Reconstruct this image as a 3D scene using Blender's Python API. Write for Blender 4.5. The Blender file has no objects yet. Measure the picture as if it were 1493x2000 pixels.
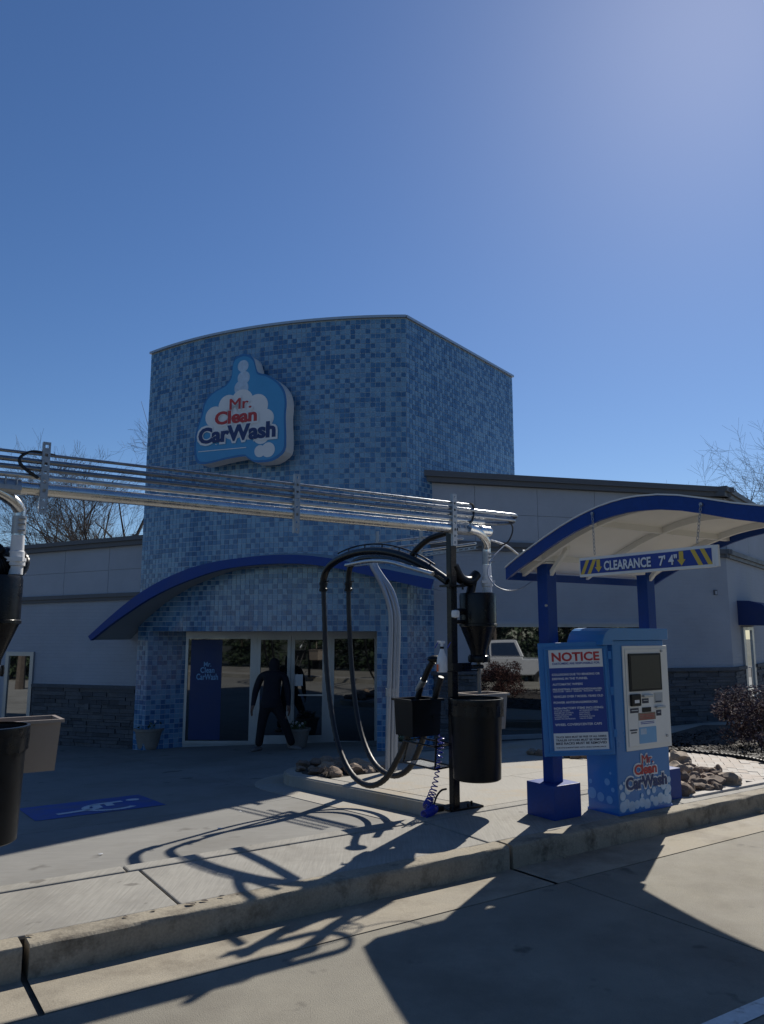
import bpy, bmesh, math, random
import numpy as np
from mathutils import Vector as V, Matrix
random.seed(7)
S = bpy.context.scene
COL = S.collection
# ------------------------------------------------------------------ camera, sky, sun, exposure
F, CX, CY, HOR, CZ = 1500., 746.5, 1000., 1235., 1.74
PITCH = math.atan((HOR - CY) / F)
cd = bpy.data.cameras.new('camera'); cam = bpy.data.objects.new('camera', cd); COL.objects.link(cam)
cd.sensor_fit = 'VERTICAL'; cd.sensor_height = 24.; cd.lens = F / 2000. * 24.; cd.clip_end = 3000; cd.clip_start = .05
cam.location = (0, 0, CZ); cam.rotation_euler = (math.pi / 2 + PITCH, 0, 0); S.camera = cam
SUN_AZ, SUN_EL = math.radians(27.0), math.radians(40.6)       # azimuth from +Y towards +X
world = bpy.data.worlds.new('World'); S.world = world; world.use_nodes = True
nt = world.node_tree; bg = nt.nodes['Background']
sky = nt.nodes.new('ShaderNodeTexSky'); sky.sky_type = 'NISHITA'; sky.sun_disc = False
sky.sun_elevation = SUN_EL; sky.sun_rotation = SUN_AZ; sky.altitude = 200; sky.air_density = 1.0; sky.dust_density = .25; sky.ozone_density = 5.5
hsv = nt.nodes.new('ShaderNodeHueSaturation'); hsv.inputs['Saturation'].default_value = 1.12; hsv.inputs['Hue'].default_value = .505
nt.links.new(sky.outputs[0], hsv.inputs['Color']); nt.links.new(hsv.outputs[0], bg.inputs[0]); bg.inputs[1].default_value = .076
sl = bpy.data.lights.new('sun', 'SUN'); sl.energy = 5.0; sl.angle = math.radians(.53); sl.color = (1, .94, .84)
so = bpy.data.objects.new('sun', sl); COL.objects.link(so)
SD = V((math.sin(SUN_AZ) * math.cos(SUN_EL), math.cos(SUN_AZ) * math.cos(SUN_EL), math.sin(SUN_EL)))
so.rotation_euler = SD.to_track_quat('Z', 'Y').to_euler(); so.location = (10, 20, 30)
S.view_settings.view_transform = 'Standard'; S.view_settings.look = 'None'; S.view_settings.gamma = 1
S.view_settings.exposure = .20
S.cycles.max_bounces = 6

# ------------------------------------------------------------------ frames: pixel -> point, lane frame (l along lane, n across it)
LA = math.radians(33.76)
L = V((math.cos(LA), math.sin(LA), 0)); N = V((-math.sin(LA), math.cos(LA), 0)); Z = V((0, 0, 1))
CAM = V((0, 0, CZ)); FW = V((0, math.cos(PITCH), math.sin(PITCH))); UP = V((0, -math.sin(PITCH), math.cos(PITCH))); RT = V((1, 0, 0))
def ray(u, v): return RT * ((u - CX) / F) - UP * ((v - CY) / F) + FW
def hit(u, v, p, n):
    d = ray(u, v); return CAM + d * ((V(p) - CAM).dot(n) / d.dot(n))
def W(l, n, z): return L * l + N * n + Z * z
def PL(u, v, l): return hit(u, v, L * l, L)
def PN(u, v, n): return hit(u, v, N * n, N)
def PY(u, v, y): return hit(u, v, (0, y, 0), V((0, 1, 0)))
def PZ(u, v, z): return hit(u, v, (0, 0, z), Z)
def lotz(p): return -.06 * (V(p).dot(N) - 5.64) if V(p).dot(N) < 17 else -.06 * 11.36
LOTN = Z + N * .06
def PG(u, v, off=0.): return hit(u, v, Z * (.06 * 5.64 + off), LOTN)
def LN(p): return V((p.dot(L), p.dot(N), p.z))

# ------------------------------------------------------------------ mesh building
class MB:
    def __init__(s, T=None): s.v = []; s.f = []; s.m = []; s.T = T or (lambda a, b, c: V((a, b, c))); s.mi = 0
    def p(s, a, b=None, c=None):
        if b is None: s.v.append(V(a))
        else: s.v.append(s.T(a, b, c))
        return len(s.v) - 1
    def face(s, *i): s.f.append(tuple(i)); s.m.append(s.mi)
    def box(s, x0, x1, y0, y1, z0, z1):
        i = [s.p(x, y, z) for z in (z0, z1) for (x, y) in ((x0, y0), (x1, y0), (x1, y1), (x0, y1))]
        for q in ((3, 2, 1, 0), (4, 5, 6, 7), (0, 1, 5, 4), (1, 2, 6, 5), (2, 3, 7, 6), (3, 0, 4, 7)): s.face(*[i[k] for k in q])
        return s
    def obox(s, o, u, w, h):          # oriented box from corner o with edge vectors
        o, u, w, h = V(o), V(u), V(w), V(h)
        i = [s.p(o + a * u + b * w + c * h) for c in (0, 1) for (a, b) in ((0, 0), (1, 0), (1, 1), (0, 1))]
        for q in ((3, 2, 1, 0), (4, 5, 6, 7), (0, 1, 5, 4), (1, 2, 6, 5), (2, 3, 7, 6), (3, 0, 4, 7)): s.face(*[i[k] for k in q])
        return s
    def prism(s, pts, ext, cap=True):  # world polygon extruded by a vector
        n = len(pts); a = [s.p(V(q)) for q in pts]; b = [s.p(V(q) + V(ext)) for q in pts]
        if cap: s.face(*a[::-1]); s.face(*b)
        for k in range(n): s.face(a[k], a[(k + 1) % n], b[(k + 1) % n], b[k])
        return s
    def tube(s, pts, r, n=8, cap=True, closed=False):
        pts = [V(q) for q in pts]; rr = r if isinstance(r, (list, tuple)) else [r] * len(pts)
        t0 = (pts[1] - pts[0]).normalized(); up = Z if abs(t0.z) < .9 else V((1, 0, 0))
        u = t0.cross(up).normalized(); rings = []
        for k, q in enumerate(pts):
            a = pts[k - 1] if k > 0 else (pts[-1] if closed else q); b = pts[(k + 1) % len(pts)] if (k < len(pts) - 1 or closed) else q
            t = (b - a).normalized(); u = (u - t * u.dot(t)); u = u.normalized() if u.length > 1e-6 else t.orthogonal().normalized(); w = t.cross(u)
            rings.append([s.p(q + (u * math.cos(6.28318 * j / n) + w * math.sin(6.28318 * j / n)) * rr[k]) for j in range(n)])
        for k in range(len(rings) - (0 if closed else 1)):
            A, B = rings[k], rings[(k + 1) % len(rings)]
            for j in range(n): s.face(A[j], A[(j + 1) % n], B[(j + 1) % n], B[j])
        if cap and not closed: s.face(*rings[0][::-1]); s.face(*rings[-1])
        return s
    def lathe(s, prof, c, n=24, cap=True, sx=1, sy=1):
        c = V(c); rings = [[s.p(c + V((r * sx * math.cos(6.28318 * j / n), r * sy * math.sin(6.28318 * j / n), z))) for j in range(n)] for r, z in prof]
        for A, B in zip(rings, rings[1:]):
            for j in range(n): s.face(A[j], A[(j + 1) % n], B[(j + 1) % n], B[j])
        if cap: s.face(*rings[0][::-1]); s.face(*rings[-1])
        return s
    def ball(s, c, r, nu=12, nv=8):
        rx, ry, rz = r if isinstance(r, (tuple, list)) else (r, r, r); c = V(c)
        rings = [[s.p(c + V((rx * math.sin(math.pi * i / nv) * math.cos(6.28318 * j / nu), ry * math.sin(math.pi * i / nv) * math.sin(6.28318 * j / nu), -rz * math.cos(math.pi * i / nv)))) for j in range(nu)] for i in range(1, nv)]
        a = s.p(c - Z * rz); b = s.p(c + Z * rz)
        for j in range(nu): s.face(a, rings[0][(j + 1) % nu], rings[0][j]); s.face(b, rings[-1][j], rings[-1][(j + 1) % nu])
        for A, B in zip(rings, rings[1:]):
            for j in range(nu): s.face(A[j], A[(j + 1) % nu], B[(j + 1) % nu], B[j])
        return s
    def mesh(s, name, mats, off=V((0, 0, 0)), smooth=False):
        me = bpy.data.meshes.new(name); me.from_pydata([tuple(q - off) for q in s.v], [], s.f)
        for m in (mats if isinstance(mats, (list, tuple)) else [mats]): me.materials.append(m)
        me.polygons.foreach_set('material_index', s.m)
        if smooth: me.polygons.foreach_set('use_smooth', [True] * len(s.f))
        me.update()
        if smooth:
            try: me.set_sharp_from_angle(angle=math.radians(38))
            except Exception: pass
        return me
    def build(s, name, mats, parent=None, smooth=False, at=None, bevel=0.):
        off = ROOT.get(parent.name, V((0, 0, 0))) if parent else V(at) if at is not None else V((0, 0, 0))
        o = bpy.data.objects.new(name, s.mesh(name, mats, off, smooth)); COL.objects.link(o)
        if parent: o.parent = parent; ROOT[o.name] = off
        elif at is not None: o.location = at; ROOT[o.name] = off
        if bevel:
            b = o.modifiers.new('bevel', 'BEVEL'); b.width = bevel; b.segments = 2; b.limit_method = 'ANGLE'
        return o
ROOT = {}
def tag(o, label=None, cat=None, group=None, kind=None):
    for k, x in (('label', label), ('category', cat), ('group', group), ('kind', kind)):
        if x: o[k] = x
    return o
def thing(name, loc, label, cat, group=None):
    o = bpy.data.objects.new(name, None); COL.objects.link(o); o.location = loc; o.empty_display_size = .1
    ROOT[o.name] = V(loc); return tag(o, label, cat, group)
def copy_tree(o, parent=None):
    c = o.copy(); COL.objects.link(c); c.parent = parent
    for ch in list(o.children): copy_tree(ch, c)
    return c
def smoothpath(pts, k=6):
    pts = [V(q) for q in pts]; out = []
    P = [pts[0] * 2 - pts[1]] + pts + [pts[-1] * 2 - pts[-2]]
    for i in range(1, len(P) - 2):
        a, b, c, d = P[i - 1:i + 3]
        for j in range(k):
            t = j / k
            out.append(.5 * ((2 * b) + (c - a) * t + (2 * a - 5 * b + 4 * c - d) * t * t + (3 * b - a - 3 * c + d) * t ** 3))
    out.append(pts[-1]); return out

# ------------------------------------------------------------------ materials
def mat(name, col, rough=.55, metal=0., var=.12, scale=3., bump=0., bscale=60., spec=.5, coat=0., stretch=None, dirt=None, rvar=.1, spots=None):
    m = bpy.data.materials.new(name); m.use_nodes = True; t = m.node_tree; b = t.nodes['Principled BSDF']
    b.inputs['Roughness'].default_value = rough; b.inputs['Metallic'].default_value = metal
    b.inputs['Specular IOR Level'].default_value = spec; b.inputs['Coat Weight'].default_value = coat
    g = t.nodes.new('ShaderNodeTexCoord'); co = g.outputs['Object']
    if stretch:
        mp = t.nodes.new('ShaderNodeMapping'); mp.inputs['Rotation'].default_value = (0, 0, stretch[0]); mp.inputs['Scale'].default_value = stretch[1]
        t.links.new(co, mp.inputs['Vector']); st = mp.outputs[0]
    else: st = co
    n1 = t.nodes.new('ShaderNodeTexNoise'); n1.inputs['Scale'].default_value = scale; n1.inputs['Detail'].default_value = 6; n1.inputs['Roughness'].default_value = .65
    t.links.new(co, n1.inputs['Vector'])
    mr = t.nodes.new('ShaderNodeMapRange'); mr.inputs[1].default_value = .3; mr.inputs[2].default_value = .7; mr.inputs[3].default_value = 1 - var; mr.inputs[4].default_value = 1 + var
    t.links.new(n1.outputs[0], mr.inputs[0])
    hs = t.nodes.new('ShaderNodeMix'); hs.data_type = 'RGBA'; hs.blend_type = 'MULTIPLY'; hs.inputs[0].default_value = 1
    hs.inputs[6].default_value = (*col, 1); t.links.new(mr.outputs[0], hs.inputs[7]); out = hs.outputs[2]
    if bump or stretch:
        n2 = t.nodes.new('ShaderNodeTexNoise'); n2.inputs['Scale'].default_value = bscale; n2.inputs['Detail'].default_value = 4
        t.links.new(st, n2.inputs['Vector'])
        bp = t.nodes.new('ShaderNodeBump'); bp.inputs['Strength'].default_value = bump; bp.inputs['Distance'].default_value = .004
        t.links.new(n2.outputs[0], bp.inputs['Height']); t.links.new(bp.outputs[0], b.inputs['Normal'])
        m2 = t.nodes.new('ShaderNodeMapRange'); m2.inputs[1].default_value = .3; m2.inputs[2].default_value = .7; m2.inputs[3].default_value = 1 - var * .7; m2.inputs[4].default_value = 1 + var * .7
        t.links.new(n2.outputs[0], m2.inputs[0])
        h2 = t.nodes.new('ShaderNodeMix'); h2.data_type = 'RGBA'; h2.blend_type = 'MULTIPLY'; h2.inputs[0].default_value = 1
        t.links.new(out, h2.inputs[6]); t.links.new(m2.outputs[0], h2.inputs[7]); out = h2.outputs[2]
    if dirt:                                            # (colour, scale, threshold lo, hi)
        n3 = t.nodes.new('ShaderNodeTexNoise'); n3.inputs['Scale'].default_value = dirt[1]; n3.inputs['Detail'].default_value = 8; n3.inputs['Roughness'].default_value = .7
        t.links.new(co, n3.inputs['Vector'])
        m3 = t.nodes.new('ShaderNodeMapRange'); m3.inputs[1].default_value = dirt[2]; m3.inputs[2].default_value = dirt[3]
        t.links.new(n3.outputs[0], m3.inputs[0])
        h3 = t.nodes.new('ShaderNodeMix'); h3.data_type = 'RGBA'; h3.inputs[7].default_value = (*dirt[0], 1)
        t.links.new(m3.outputs[0], h3.inputs[0]); t.links.new(out, h3.inputs[6]); out = h3.outputs[2]
    if spots:
        n5 = t.nodes.new('ShaderNodeTexNoise'); n5.inputs['Scale'].default_value = spots[1]; n5.inputs['Detail'].default_value = 3
        t.links.new(co, n5.inputs['Vector']); m5 = t.nodes.new('ShaderNodeMapRange'); m5.inputs[1].default_value = spots[2]; m5.inputs[2].default_value = spots[3]; m5.inputs[4].default_value = .75
        t.links.new(n5.outputs[0], m5.inputs[0]); h5 = t.nodes.new('ShaderNodeMix'); h5.data_type = 'RGBA'; h5.inputs[7].default_value = (*spots[0], 1)
        t.links.new(m5.outputs[0], h5.inputs[0]); t.links.new(out, h5.inputs[6]); out = h5.outputs[2]
    t.links.new(out, b.inputs['Base Color'])
    if rvar:
        m4 = t.nodes.new('ShaderNodeMapRange'); m4.inputs[1].default_value = .3; m4.inputs[2].default_value = .7
        m4.inputs[3].default_value = max(.02, rough - rvar); m4.inputs[4].default_value = min(1, rough + rvar)
        t.links.new(n1.outputs[0], m4.inputs[0]); t.links.new(m4.outputs[0], b.inputs['Roughness'])
    return m
def glassmat(name, tint, refl):
    m = bpy.data.materials.new(name); m.use_nodes = True; t = m.node_tree; b = t.nodes['Principled BSDF']
    b.inputs['Base Color'].default_value = (*tint, 1); b.inputs['Roughness'].default_value = .03; b.inputs['IOR'].default_value = 1.6
    g = t.nodes.new('ShaderNodeBsdfGlossy'); g.inputs['Roughness'].default_value = .015; g.inputs['Color'].default_value = (.85, .88, .9, 1)
    lw = t.nodes.new('ShaderNodeFresnel'); lw.inputs['IOR'].default_value = 1.5
    ad = t.nodes.new('ShaderNodeMath'); ad.operation = 'ADD'; ad.inputs[1].default_value = refl; ad.use_clamp = True
    mx = t.nodes.new('ShaderNodeMixShader'); t.links.new(lw.outputs[0], ad.inputs[0]); t.links.new(ad.outputs[0], mx.inputs[0])
    tc = t.nodes.new('ShaderNodeTexCoord'); n = t.nodes.new('ShaderNodeTexNoise'); n.inputs['Scale'].default_value = .7; t.links.new(tc.outputs['Object'], n.inputs['Vector'])
    bp = t.nodes.new('ShaderNodeBump'); bp.inputs['Strength'].default_value = .03; bp.inputs['Distance'].default_value = .02; t.links.new(n.outputs[0], bp.inputs['Height']); t.links.new(bp.outputs[0], g.inputs['Normal'])
    t.links.new(b.outputs[0], mx.inputs[1]); t.links.new(g.outputs[0], mx.inputs[2]); t.links.new(mx.outputs[0], t.nodes['Material Output'].inputs[0])
    return m
M = {}
BR = (-LA, (1.2, 60, 1))
M['lane'] = mat('lane_concrete', (.215, .200, .162), .8, var=.2, scale=1.3, bump=.9, bscale=150, dirt=((.125, .112, .09), .7, .46, .74), spec=.35, spots=((.07, .062, .052), 3.1, .66, .72))
M['walk'] = mat('walk_concrete', (.265, .254, .225), .85, var=.17, scale=2.2, bump=.35, bscale=8., stretch=(-LA, (9, .5, 1)), dirt=((.185, .172, .148), 1.6, .5, .78), spots=((.12, .11, .095), 6., .68, .73))
M['lot'] = mat('lot_concrete', (.20, .196, .18), .85, var=.13, scale=.9, bump=.3, bscale=7., stretch=(-LA, (.6, 9, 1)), dirt=((.135, .126, .108), .8, .48, .78), spots=((.08, .074, .064), 2.3, .67, .73))
M['kerb'] = mat('kerb_concrete', (.27, .238, .18), .88, var=.2, scale=4., bump=.7, bscale=70, dirt=((.075, .06, .043), 5., .5, .72))
M['gutter'] = mat('gutter_concrete', (.27, .24, .185), .85, var=.18, scale=3., bump=.5, bscale=120, dirt=((.13, .107, .078), 2., .48, .76))
M['island'] = mat('island_concrete', (.30, .285, .25), .85, var=.1, scale=1.5, bump=.3, bscale=8., stretch=(-LA, (9, .6, 1)), dirt=((.33, .265, .18), 1.1, .5, .68))
M['grass'] = mat('rough_grass', (.028, .03, .013), .9, var=.4, scale=.6, bump=.8, bscale=20)
M['joint'] = mat('joint_filler', (.05, .045, .04), .9)
M['paver'] = [mat('paver_a', (.42, .39, .35), .85, bump=.4, bscale=90, var=.12), mat('paver_b', (.37, .335, .295), .85, bump=.4, bscale=90, var=.12), mat('paver_c', (.40, .35, .30), .85, bump=.4, bscale=90)]
M['white_line'] = mat('road_paint', (.62, .62, .6), .7, var=.15, scale=20, dirt=((.32, .31, .28), 14, .55, .65))
M['blue_paint'] = mat('blue_paint', (.010, .065, .34), .6, var=.25, scale=8, dirt=((.11, .115, .125), 4., .42, .72))
M['sym_white'] = mat('symbol_paint', (.55, .58, .62), .7, var=.15, scale=12)
M['tile'] = [mat('tile_pale', (.15, .285, .43), .16, var=.12, scale=9, bump=.08, bscale=30), mat('tile_soft', (.12, .245, .40), .16, var=.12, scale=9, bump=.08, bscale=30),
             mat('tile_mid', (.058, .165, .325), .16, var=.15, scale=9, bump=.08, bscale=30), mat('tile_deep', (.038, .122, .265), .16, var=.15, scale=9, bump=.08, bscale=30)]
M['grout'] = mat('grout', (.36, .45, .55), .85)
M['eifs'] = mat('wall_panel', (.36, .385, .43), .85, bump=.3, bscale=140, var=.09, scale=1.1)
M['trim'] = mat('grey_trim', (.10, .105, .115), .6, var=.08)
M['stone'] = [mat('ledgestone_a', (.085, .09, .10), .85, bump=.7, bscale=40, var=.25, scale=7), mat('ledgestone_b', (.105, .107, .113), .85, bump=.7, bscale=40, var=.25, scale=7), mat('ledgestone_c', (.06, .064, .072), .85, bump=.7, bscale=40, var=.25, scale=7)]
M['alu'] = mat('aluminium', (.62, .62, .61), .28, 1., var=.12, scale=14, rvar=.12)
M['alu_dull'] = mat('dull_aluminium', (.55, .55, .54), .42, 1., var=.15, scale=22, rvar=.15)
M['steel'] = mat('dark_steel', (.22, .24, .27), .32, .9, var=.15, scale=20, rvar=.1)
M['galv'] = mat('galvanised', (.36, .38, .4), .5, .85, var=.2, scale=30, rvar=.12)
M['pipe_grey'] = mat('grey_pipe', (.30, .33, .38), .4, .6, var=.08)
M['pvc'] = mat('white_pvc', (.66, .67, .68), .4, var=.05)
M['black'] = mat('black_coat', (.004, .005, .007), .3, var=.2, scale=12, spec=.3)
M['black_pl'] = mat('black_plastic', (.004, .005, .007), .36, var=.2, scale=10, bump=.06, bscale=120, spec=.25)
M['rubber'] = mat('black_rubber', (.006, .006, .008), .5, var=.2)
M['clear_bin'] = mat('grey_plastic_bin', (.27, .225, .185), .45, var=.08)
M['blue'] = mat('royal_blue', (.003, .04, .22), .45, var=.1, spec=.3, bump=.05, bscale=40)
M['navy'] = mat('navy_blue', (.003, .025, .12), .5, var=.08)
M['kiosk'] = mat('kiosk_blue', (.028, .18, .46), .35, var=.08, scale=2, coat=.2)
M['kiosk_d'] = mat('kiosk_deep_blue', (.012, .12, .42), .35, var=.1, scale=2, coat=.2)
M['white'] = mat('white_coat', (.68, .68, .66), .45, var=.05)
M['cream'] = mat('cream_soffit', (.72, .71, .68), .6, var=.06, scale=1.4)
M['soffit'] = mat('grey_soffit', (.32, .35, .36), .7, var=.08)
M['frame'] = mat('storefront_aluminium', (.38, .40, .42), .4, .75, var=.06)
M['glass'] = glassmat('tinted_glass', (.008, .010, .012), .13)
M['wglass'] = glassmat('window_glass', (.010, .012, .012), .30)
M['screen'] = glassmat('screen_glass', (.012, .014, .018), .05)
M['red'] = mat('red_print', (.42, .03, .035), .5, var=.05)
M['pblue'] = mat('blue_print', (.012, .045, .26), .5, var=.05)
M['pnavy'] = mat('navy_print', (.008, .03, .13), .5, var=.05)
M['pwhite'] = mat('white_print', (.66, .68, .70), .5, var=.04)
M['dkprint'] = mat('dark_print', (.02, .025, .05), .5)
M['sky_blue'] = mat('sign_sky_blue', (.05, .27, .52), .4, var=.06)
M['sky_edge'] = mat('sign_edge_blue', (.02, .14, .36), .4)
M['suds'] = mat('suds_print', (.40, .52, .66), .5, var=.15, scale=14)
M['suds2'] = mat('suds_ring', (.16, .36, .60), .5)
M['yellow'] = mat('yellow_print', (.60, .42, .06), .5)
M['orange'] = mat('orange_label', (.75, .16, .05), .5)
M['soil'] = mat('bed_soil', (.035, .028, .022), .95, bump=.8, bscale=40)
M['mulch'] = mat('mulch', (.020, .016, .014), .75, var=.5, scale=20)
M['rock'] = [mat('rock_a', (.20, .145, .105), .85, bump=.6, bscale=25, var=.3, scale=6), mat('rock_b', (.155, .11, .08), .85, bump=.6, bscale=25, var=.3, scale=6), mat('rock_c', (.25, .195, .145), .85, bump=.6, bscale=25, var=.25, scale=6)]
M['planter'] = mat('planter_clay', (.24, .21, .18), .8, bump=.3, bscale=30)
M['leaf'] = mat('leaf_green', (.05, .08, .03), .5, var=.4, scale=30)
M['leaf_red'] = mat('leaf_burgundy', (.075, .035, .028), .4, var=.5, scale=30)
M['petal'] = mat('petal_white', (.6, .58, .6), .6)
M['bark'] = mat('bark', (.07, .055, .045), .9, var=.3, scale=10)
M['pine'] = mat('pine_needles', (.03, .05, .022), .7, var=.4, scale=3)
M['hoodie'] = mat('hoodie_cloth', (.005, .006, .012), .9, var=.2, bump=.3, bscale=50)
M['pants'] = mat('trouser_cloth', (.004, .004, .007), .9, var=.2, bump=.3, bscale=50)
M['skin'] = mat('skin', (.14, .075, .05), .55)
M['hair'] = mat('hair', (.008, .007, .006), .7)
M['shoe'] = mat('shoe_leather', (.13, .12, .115), .6)
M['truck'] = mat('truck_paint', (.45, .46, .48), .25, var=.03, coat=.5)
M['tyre'] = mat('tyre', (.012, .012, .012), .85)
M['coil'] = mat('blue_hose', (.012, .03, .34), .3, coat=.3)
M['brass'] = mat('brass', (.5, .35, .12), .35, 1.)
M['awning'] = mat('awning_canvas', (.010, .028, .12), .75, bump=.2, bscale=90)
def brickmat():
    m = mat('painted_brick', (.33, .355, .40), .75, var=.10, scale=.9); t = m.node_tree; b = t.nodes['Principled BSDF']
    tc = t.nodes.new('ShaderNodeTexCoord'); br = t.nodes.new('ShaderNodeTexBrick'); br.inputs['Scale'].default_value = 1.
    br.inputs['Brick Width'].default_value = .21; br.inputs['Row Height'].default_value = .075; br.inputs['Mortar Size'].default_value = .006; br.inputs['Mortar Smooth'].default_value = .3
    br.inputs['Color1'].default_value = (1, 1, 1, 1); br.inputs['Color2'].default_value = (.9, .9, .9, 1); br.inputs['Mortar'].default_value = (0, 0, 0, 1)
    t.links.new(tc.outputs['UV'], br.inputs['Vector'])
    bp = t.nodes.new('ShaderNodeBump'); bp.inputs['Strength'].default_value = .55; bp.inputs['Distance'].default_value = .008
    t.links.new(br.outputs['Color'], bp.inputs['Height']); t.links.new(bp.outputs[0], b.inputs['Normal']); return m
M['brick'] = brickmat()

# lettering: one mesh from a text, fitted to a w x h rectangle in the plane (o, u, v)
def lettering(name, body, o, u, v, w, h, m, parent, bold=.0, lift=.002, smear=0.):
    c = bpy.data.curves.new('txt', 'FONT'); c.body = body; c.size = 1; c.offset = bold; c.resolution_u = 3
    t = bpy.data.objects.new('txt', c); COL.objects.link(t); bpy.context.view_layer.update()
    me = bpy.data.meshes.new_from_object(t.evaluated_get(bpy.context.evaluated_depsgraph_get()))
    bpy.data.objects.remove(t); bpy.data.curves.remove(c)
    xs = [q.co.x for q in me.vertices]; ys = [q.co.y for q in me.vertices]
    x0, x1, y0, y1 = min(xs), max(xs), min(ys), max(ys)
    u, v = V(u), V(v); nn = u.cross(v); off = ROOT.get(parent.name, V((0, 0, 0)))
    sx = w / (x1 - x0); sy = h / (y1 - y0)
    for q in me.vertices:
        q.co = V(o) + u * ((q.co.x - x0) * sx) + v * ((q.co.y - y0) * sy) + nn * lift - off
    if smear:
        n0 = len(me.vertices); vv = [q.co.copy() for q in me.vertices]; ff = [tuple(p_.vertices) for p_ in me.polygons]; VV, FF = [], []
        for k, sx_ in enumerate((-1, 1, -.5, .5, 0)):
            VV += [tuple(q + u * (sx_ * smear * w) + nn * (.0003 * k)) for q in vv]; FF += [tuple(i + n0 * k for i in f) for f in ff]
        me = bpy.data.meshes.new(name); me.from_pydata(VV, [], FF)
    me.materials.clear(); me.materials.append(m); me.name = name
    ob = bpy.data.objects.new(name, me); COL.objects.link(ob); ob.parent = parent; ROOT[ob.name] = off
    return ob

# ================================================================== GROUND
ln = lambda a, b, c: W(a, b, c)
def struct(name, mb, m, parent=None, **k):
    o = mb.build(name, m, parent, **k)
    if not parent: o['kind'] = 'structure'
    return o
KF = 4.53                       # kerb face
# base sheets (dark sub-base seen only through the joints, runs to the horizon)
b = MB(ln)
def sheet(b, quads):
    for q in quads: b.face(*[b.p(*c) for c in q])
zl = lambda n: -.06 * (min(n, 17.) - 5.64)
sheet(b, [((-300, 17, zl(17) - .05), (300, 17, zl(17) - .05), (300, 700, zl(17) - .05), (-300, 700, zl(17) - .05)),
          ((-300, 5.0, zl(5.) - .05), (300, 5.0, zl(5.) - .05), (300, 17, zl(17) - .05), (-300, 17, zl(17) - .05))])
struct('ground', b, M['grass'])
b = MB(ln)
sheet(b, [((-300, 0, -.03), (300, 0, -.03), (300, 5.0, -.03), (-300, 5.0, -.03)), ((-300, -1.2, -.03), (300, -1.2, -.03), (300, 0, -.03), (-300, 0, -.03)), ((-300, -13, -1.74), (300, -13, -1.74), (300, -1.2, -.03), (-300, -1.2, -.03)),
          ])
lane = struct('lane', b, M['lane'])
b = MB(ln); sheet(b, [((-300, -400, -2.02), (300, -400, -2.02), (300, -25, -2.02), (-300, -25, -2.02)), ((-300, -25.1, -2.02), (300, -25.1, -2.02), (300, -13, -1.70), (-300, -13, -1.70))])
struct('grass_field', b, M['grass'])
for i, (l0, l1) in enumerate([(-30, -18), (-18, -10), (-10, -4.2), (-4.2, .05), (.05, 4.28), (4.28, 8.5), (8.5, 13), (13, 22), (22, 40)]):
    for (n0, n1) in ((-1.2, 4.07), (-6, -1.21)):
        b = MB(ln); g = .006; z0, z1 = (.0 if n0 > -2 else .145 * (n0 + 1.2)), .0
        i8 = [b.p(x, y, z - d) for d in (.04, 0) for (x, y, z) in ((l0 + g, n0 + g, z0), (l1 - g, n0 + g, z0), (l1 - g, n1 - g, z1), (l0 + g, n1 - g, z1))]
        for q in ((4, 5, 6, 7), (0, 1, 5, 4), (1, 2, 6, 5), (2, 3, 7, 6), (3, 0, 4, 7)): b.face(*[i8[k] for k in q])
        b.build('slab', M['lane'], lane)
gut = MB(ln)
segs = [(-30, -12), (-12, -4), (-4, .83), (.845, 4.19), (4.205, 8.6), (8.615, 14), (14.01, 40)]
gutter = None
for l0, l1 in segs:
    b = MB(ln)
    i8 = [b.p(x, y, z) for (x, y, z) in ((l0 + .008, 4.08, .0), (l1 - .008, 4.08, .0), (l1 - .008, KF + .03, -.012), (l0 + .008, KF + .03, -.012))]
    b.face(*i8)
    j = [b.p(x, y, -.05) for (x, y) in ((l0 + .008, 4.08), (l1 - .008, 4.08))]; b.face(j[0], j[1], i8[1], i8[0])
    struct('gutter', b, M['gutter'])
    # kerb with a rounded nose, uneven
    prof = [(KF, -.02), (KF + .002, .11), (KF + .005, .138), (KF + .014, .150), (KF + .03, .153), (KF + .16, .152), (KF + .16, -.02)]
    b = MB(ln); ns = max(2, int((l1 - l0) / .12)) if l0 > -5 and l1 < 15 else 4; rows = []
    for k in range(ns + 1):
        x = l0 + .01 + (l1 - l0 - .02) * k / ns
        rows.append([b.p(x, y + random.uniform(-.003, .003), z + random.uniform(-.0025, .0025)) for (y, z) in prof])
    for A, B in zip(rows, rows[1:]):
        for q in range(len(prof) - 1): b.face(A[q], B[q], B[q + 1], A[q + 1])
    b.face(*rows[0]); b.face(*rows[-1][::-1])
    struct('kerb', b, M['kerb'], smooth=True)
# walkway slabs behind the kerb, thin kerb strip at their back
walk = MB(ln).box(-40, 40, KF + .17, 5.63, -.2, .13); walk = struct('walkway', walk, M['joint'])
for l0, l1 in [(-12, -7.6), (-7.6, -3.1), (-3.1, 1.70), (1.70, 4.12), (4.12, 6.55), (6.55, 9.2), (9.2, 13), (13, 18)]:
    b = MB(ln).box(l0 + .009, l1 - .009, KF + .172, 5.495, .10, .152 - random.uniform(0, .003)); b.build('slab', M['walk'], walk, bevel=.008)
for l0, l1 in [(-12, -6), (-6, 1.62), (1.62, 7.4), (7.4, 13)]:
    b = MB(ln).box(l0 + .006, l1 - .006, 5.51, 5.645, -.1, .155); b.build('edge_strip', M['walk'], walk, bevel=.012)
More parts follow.
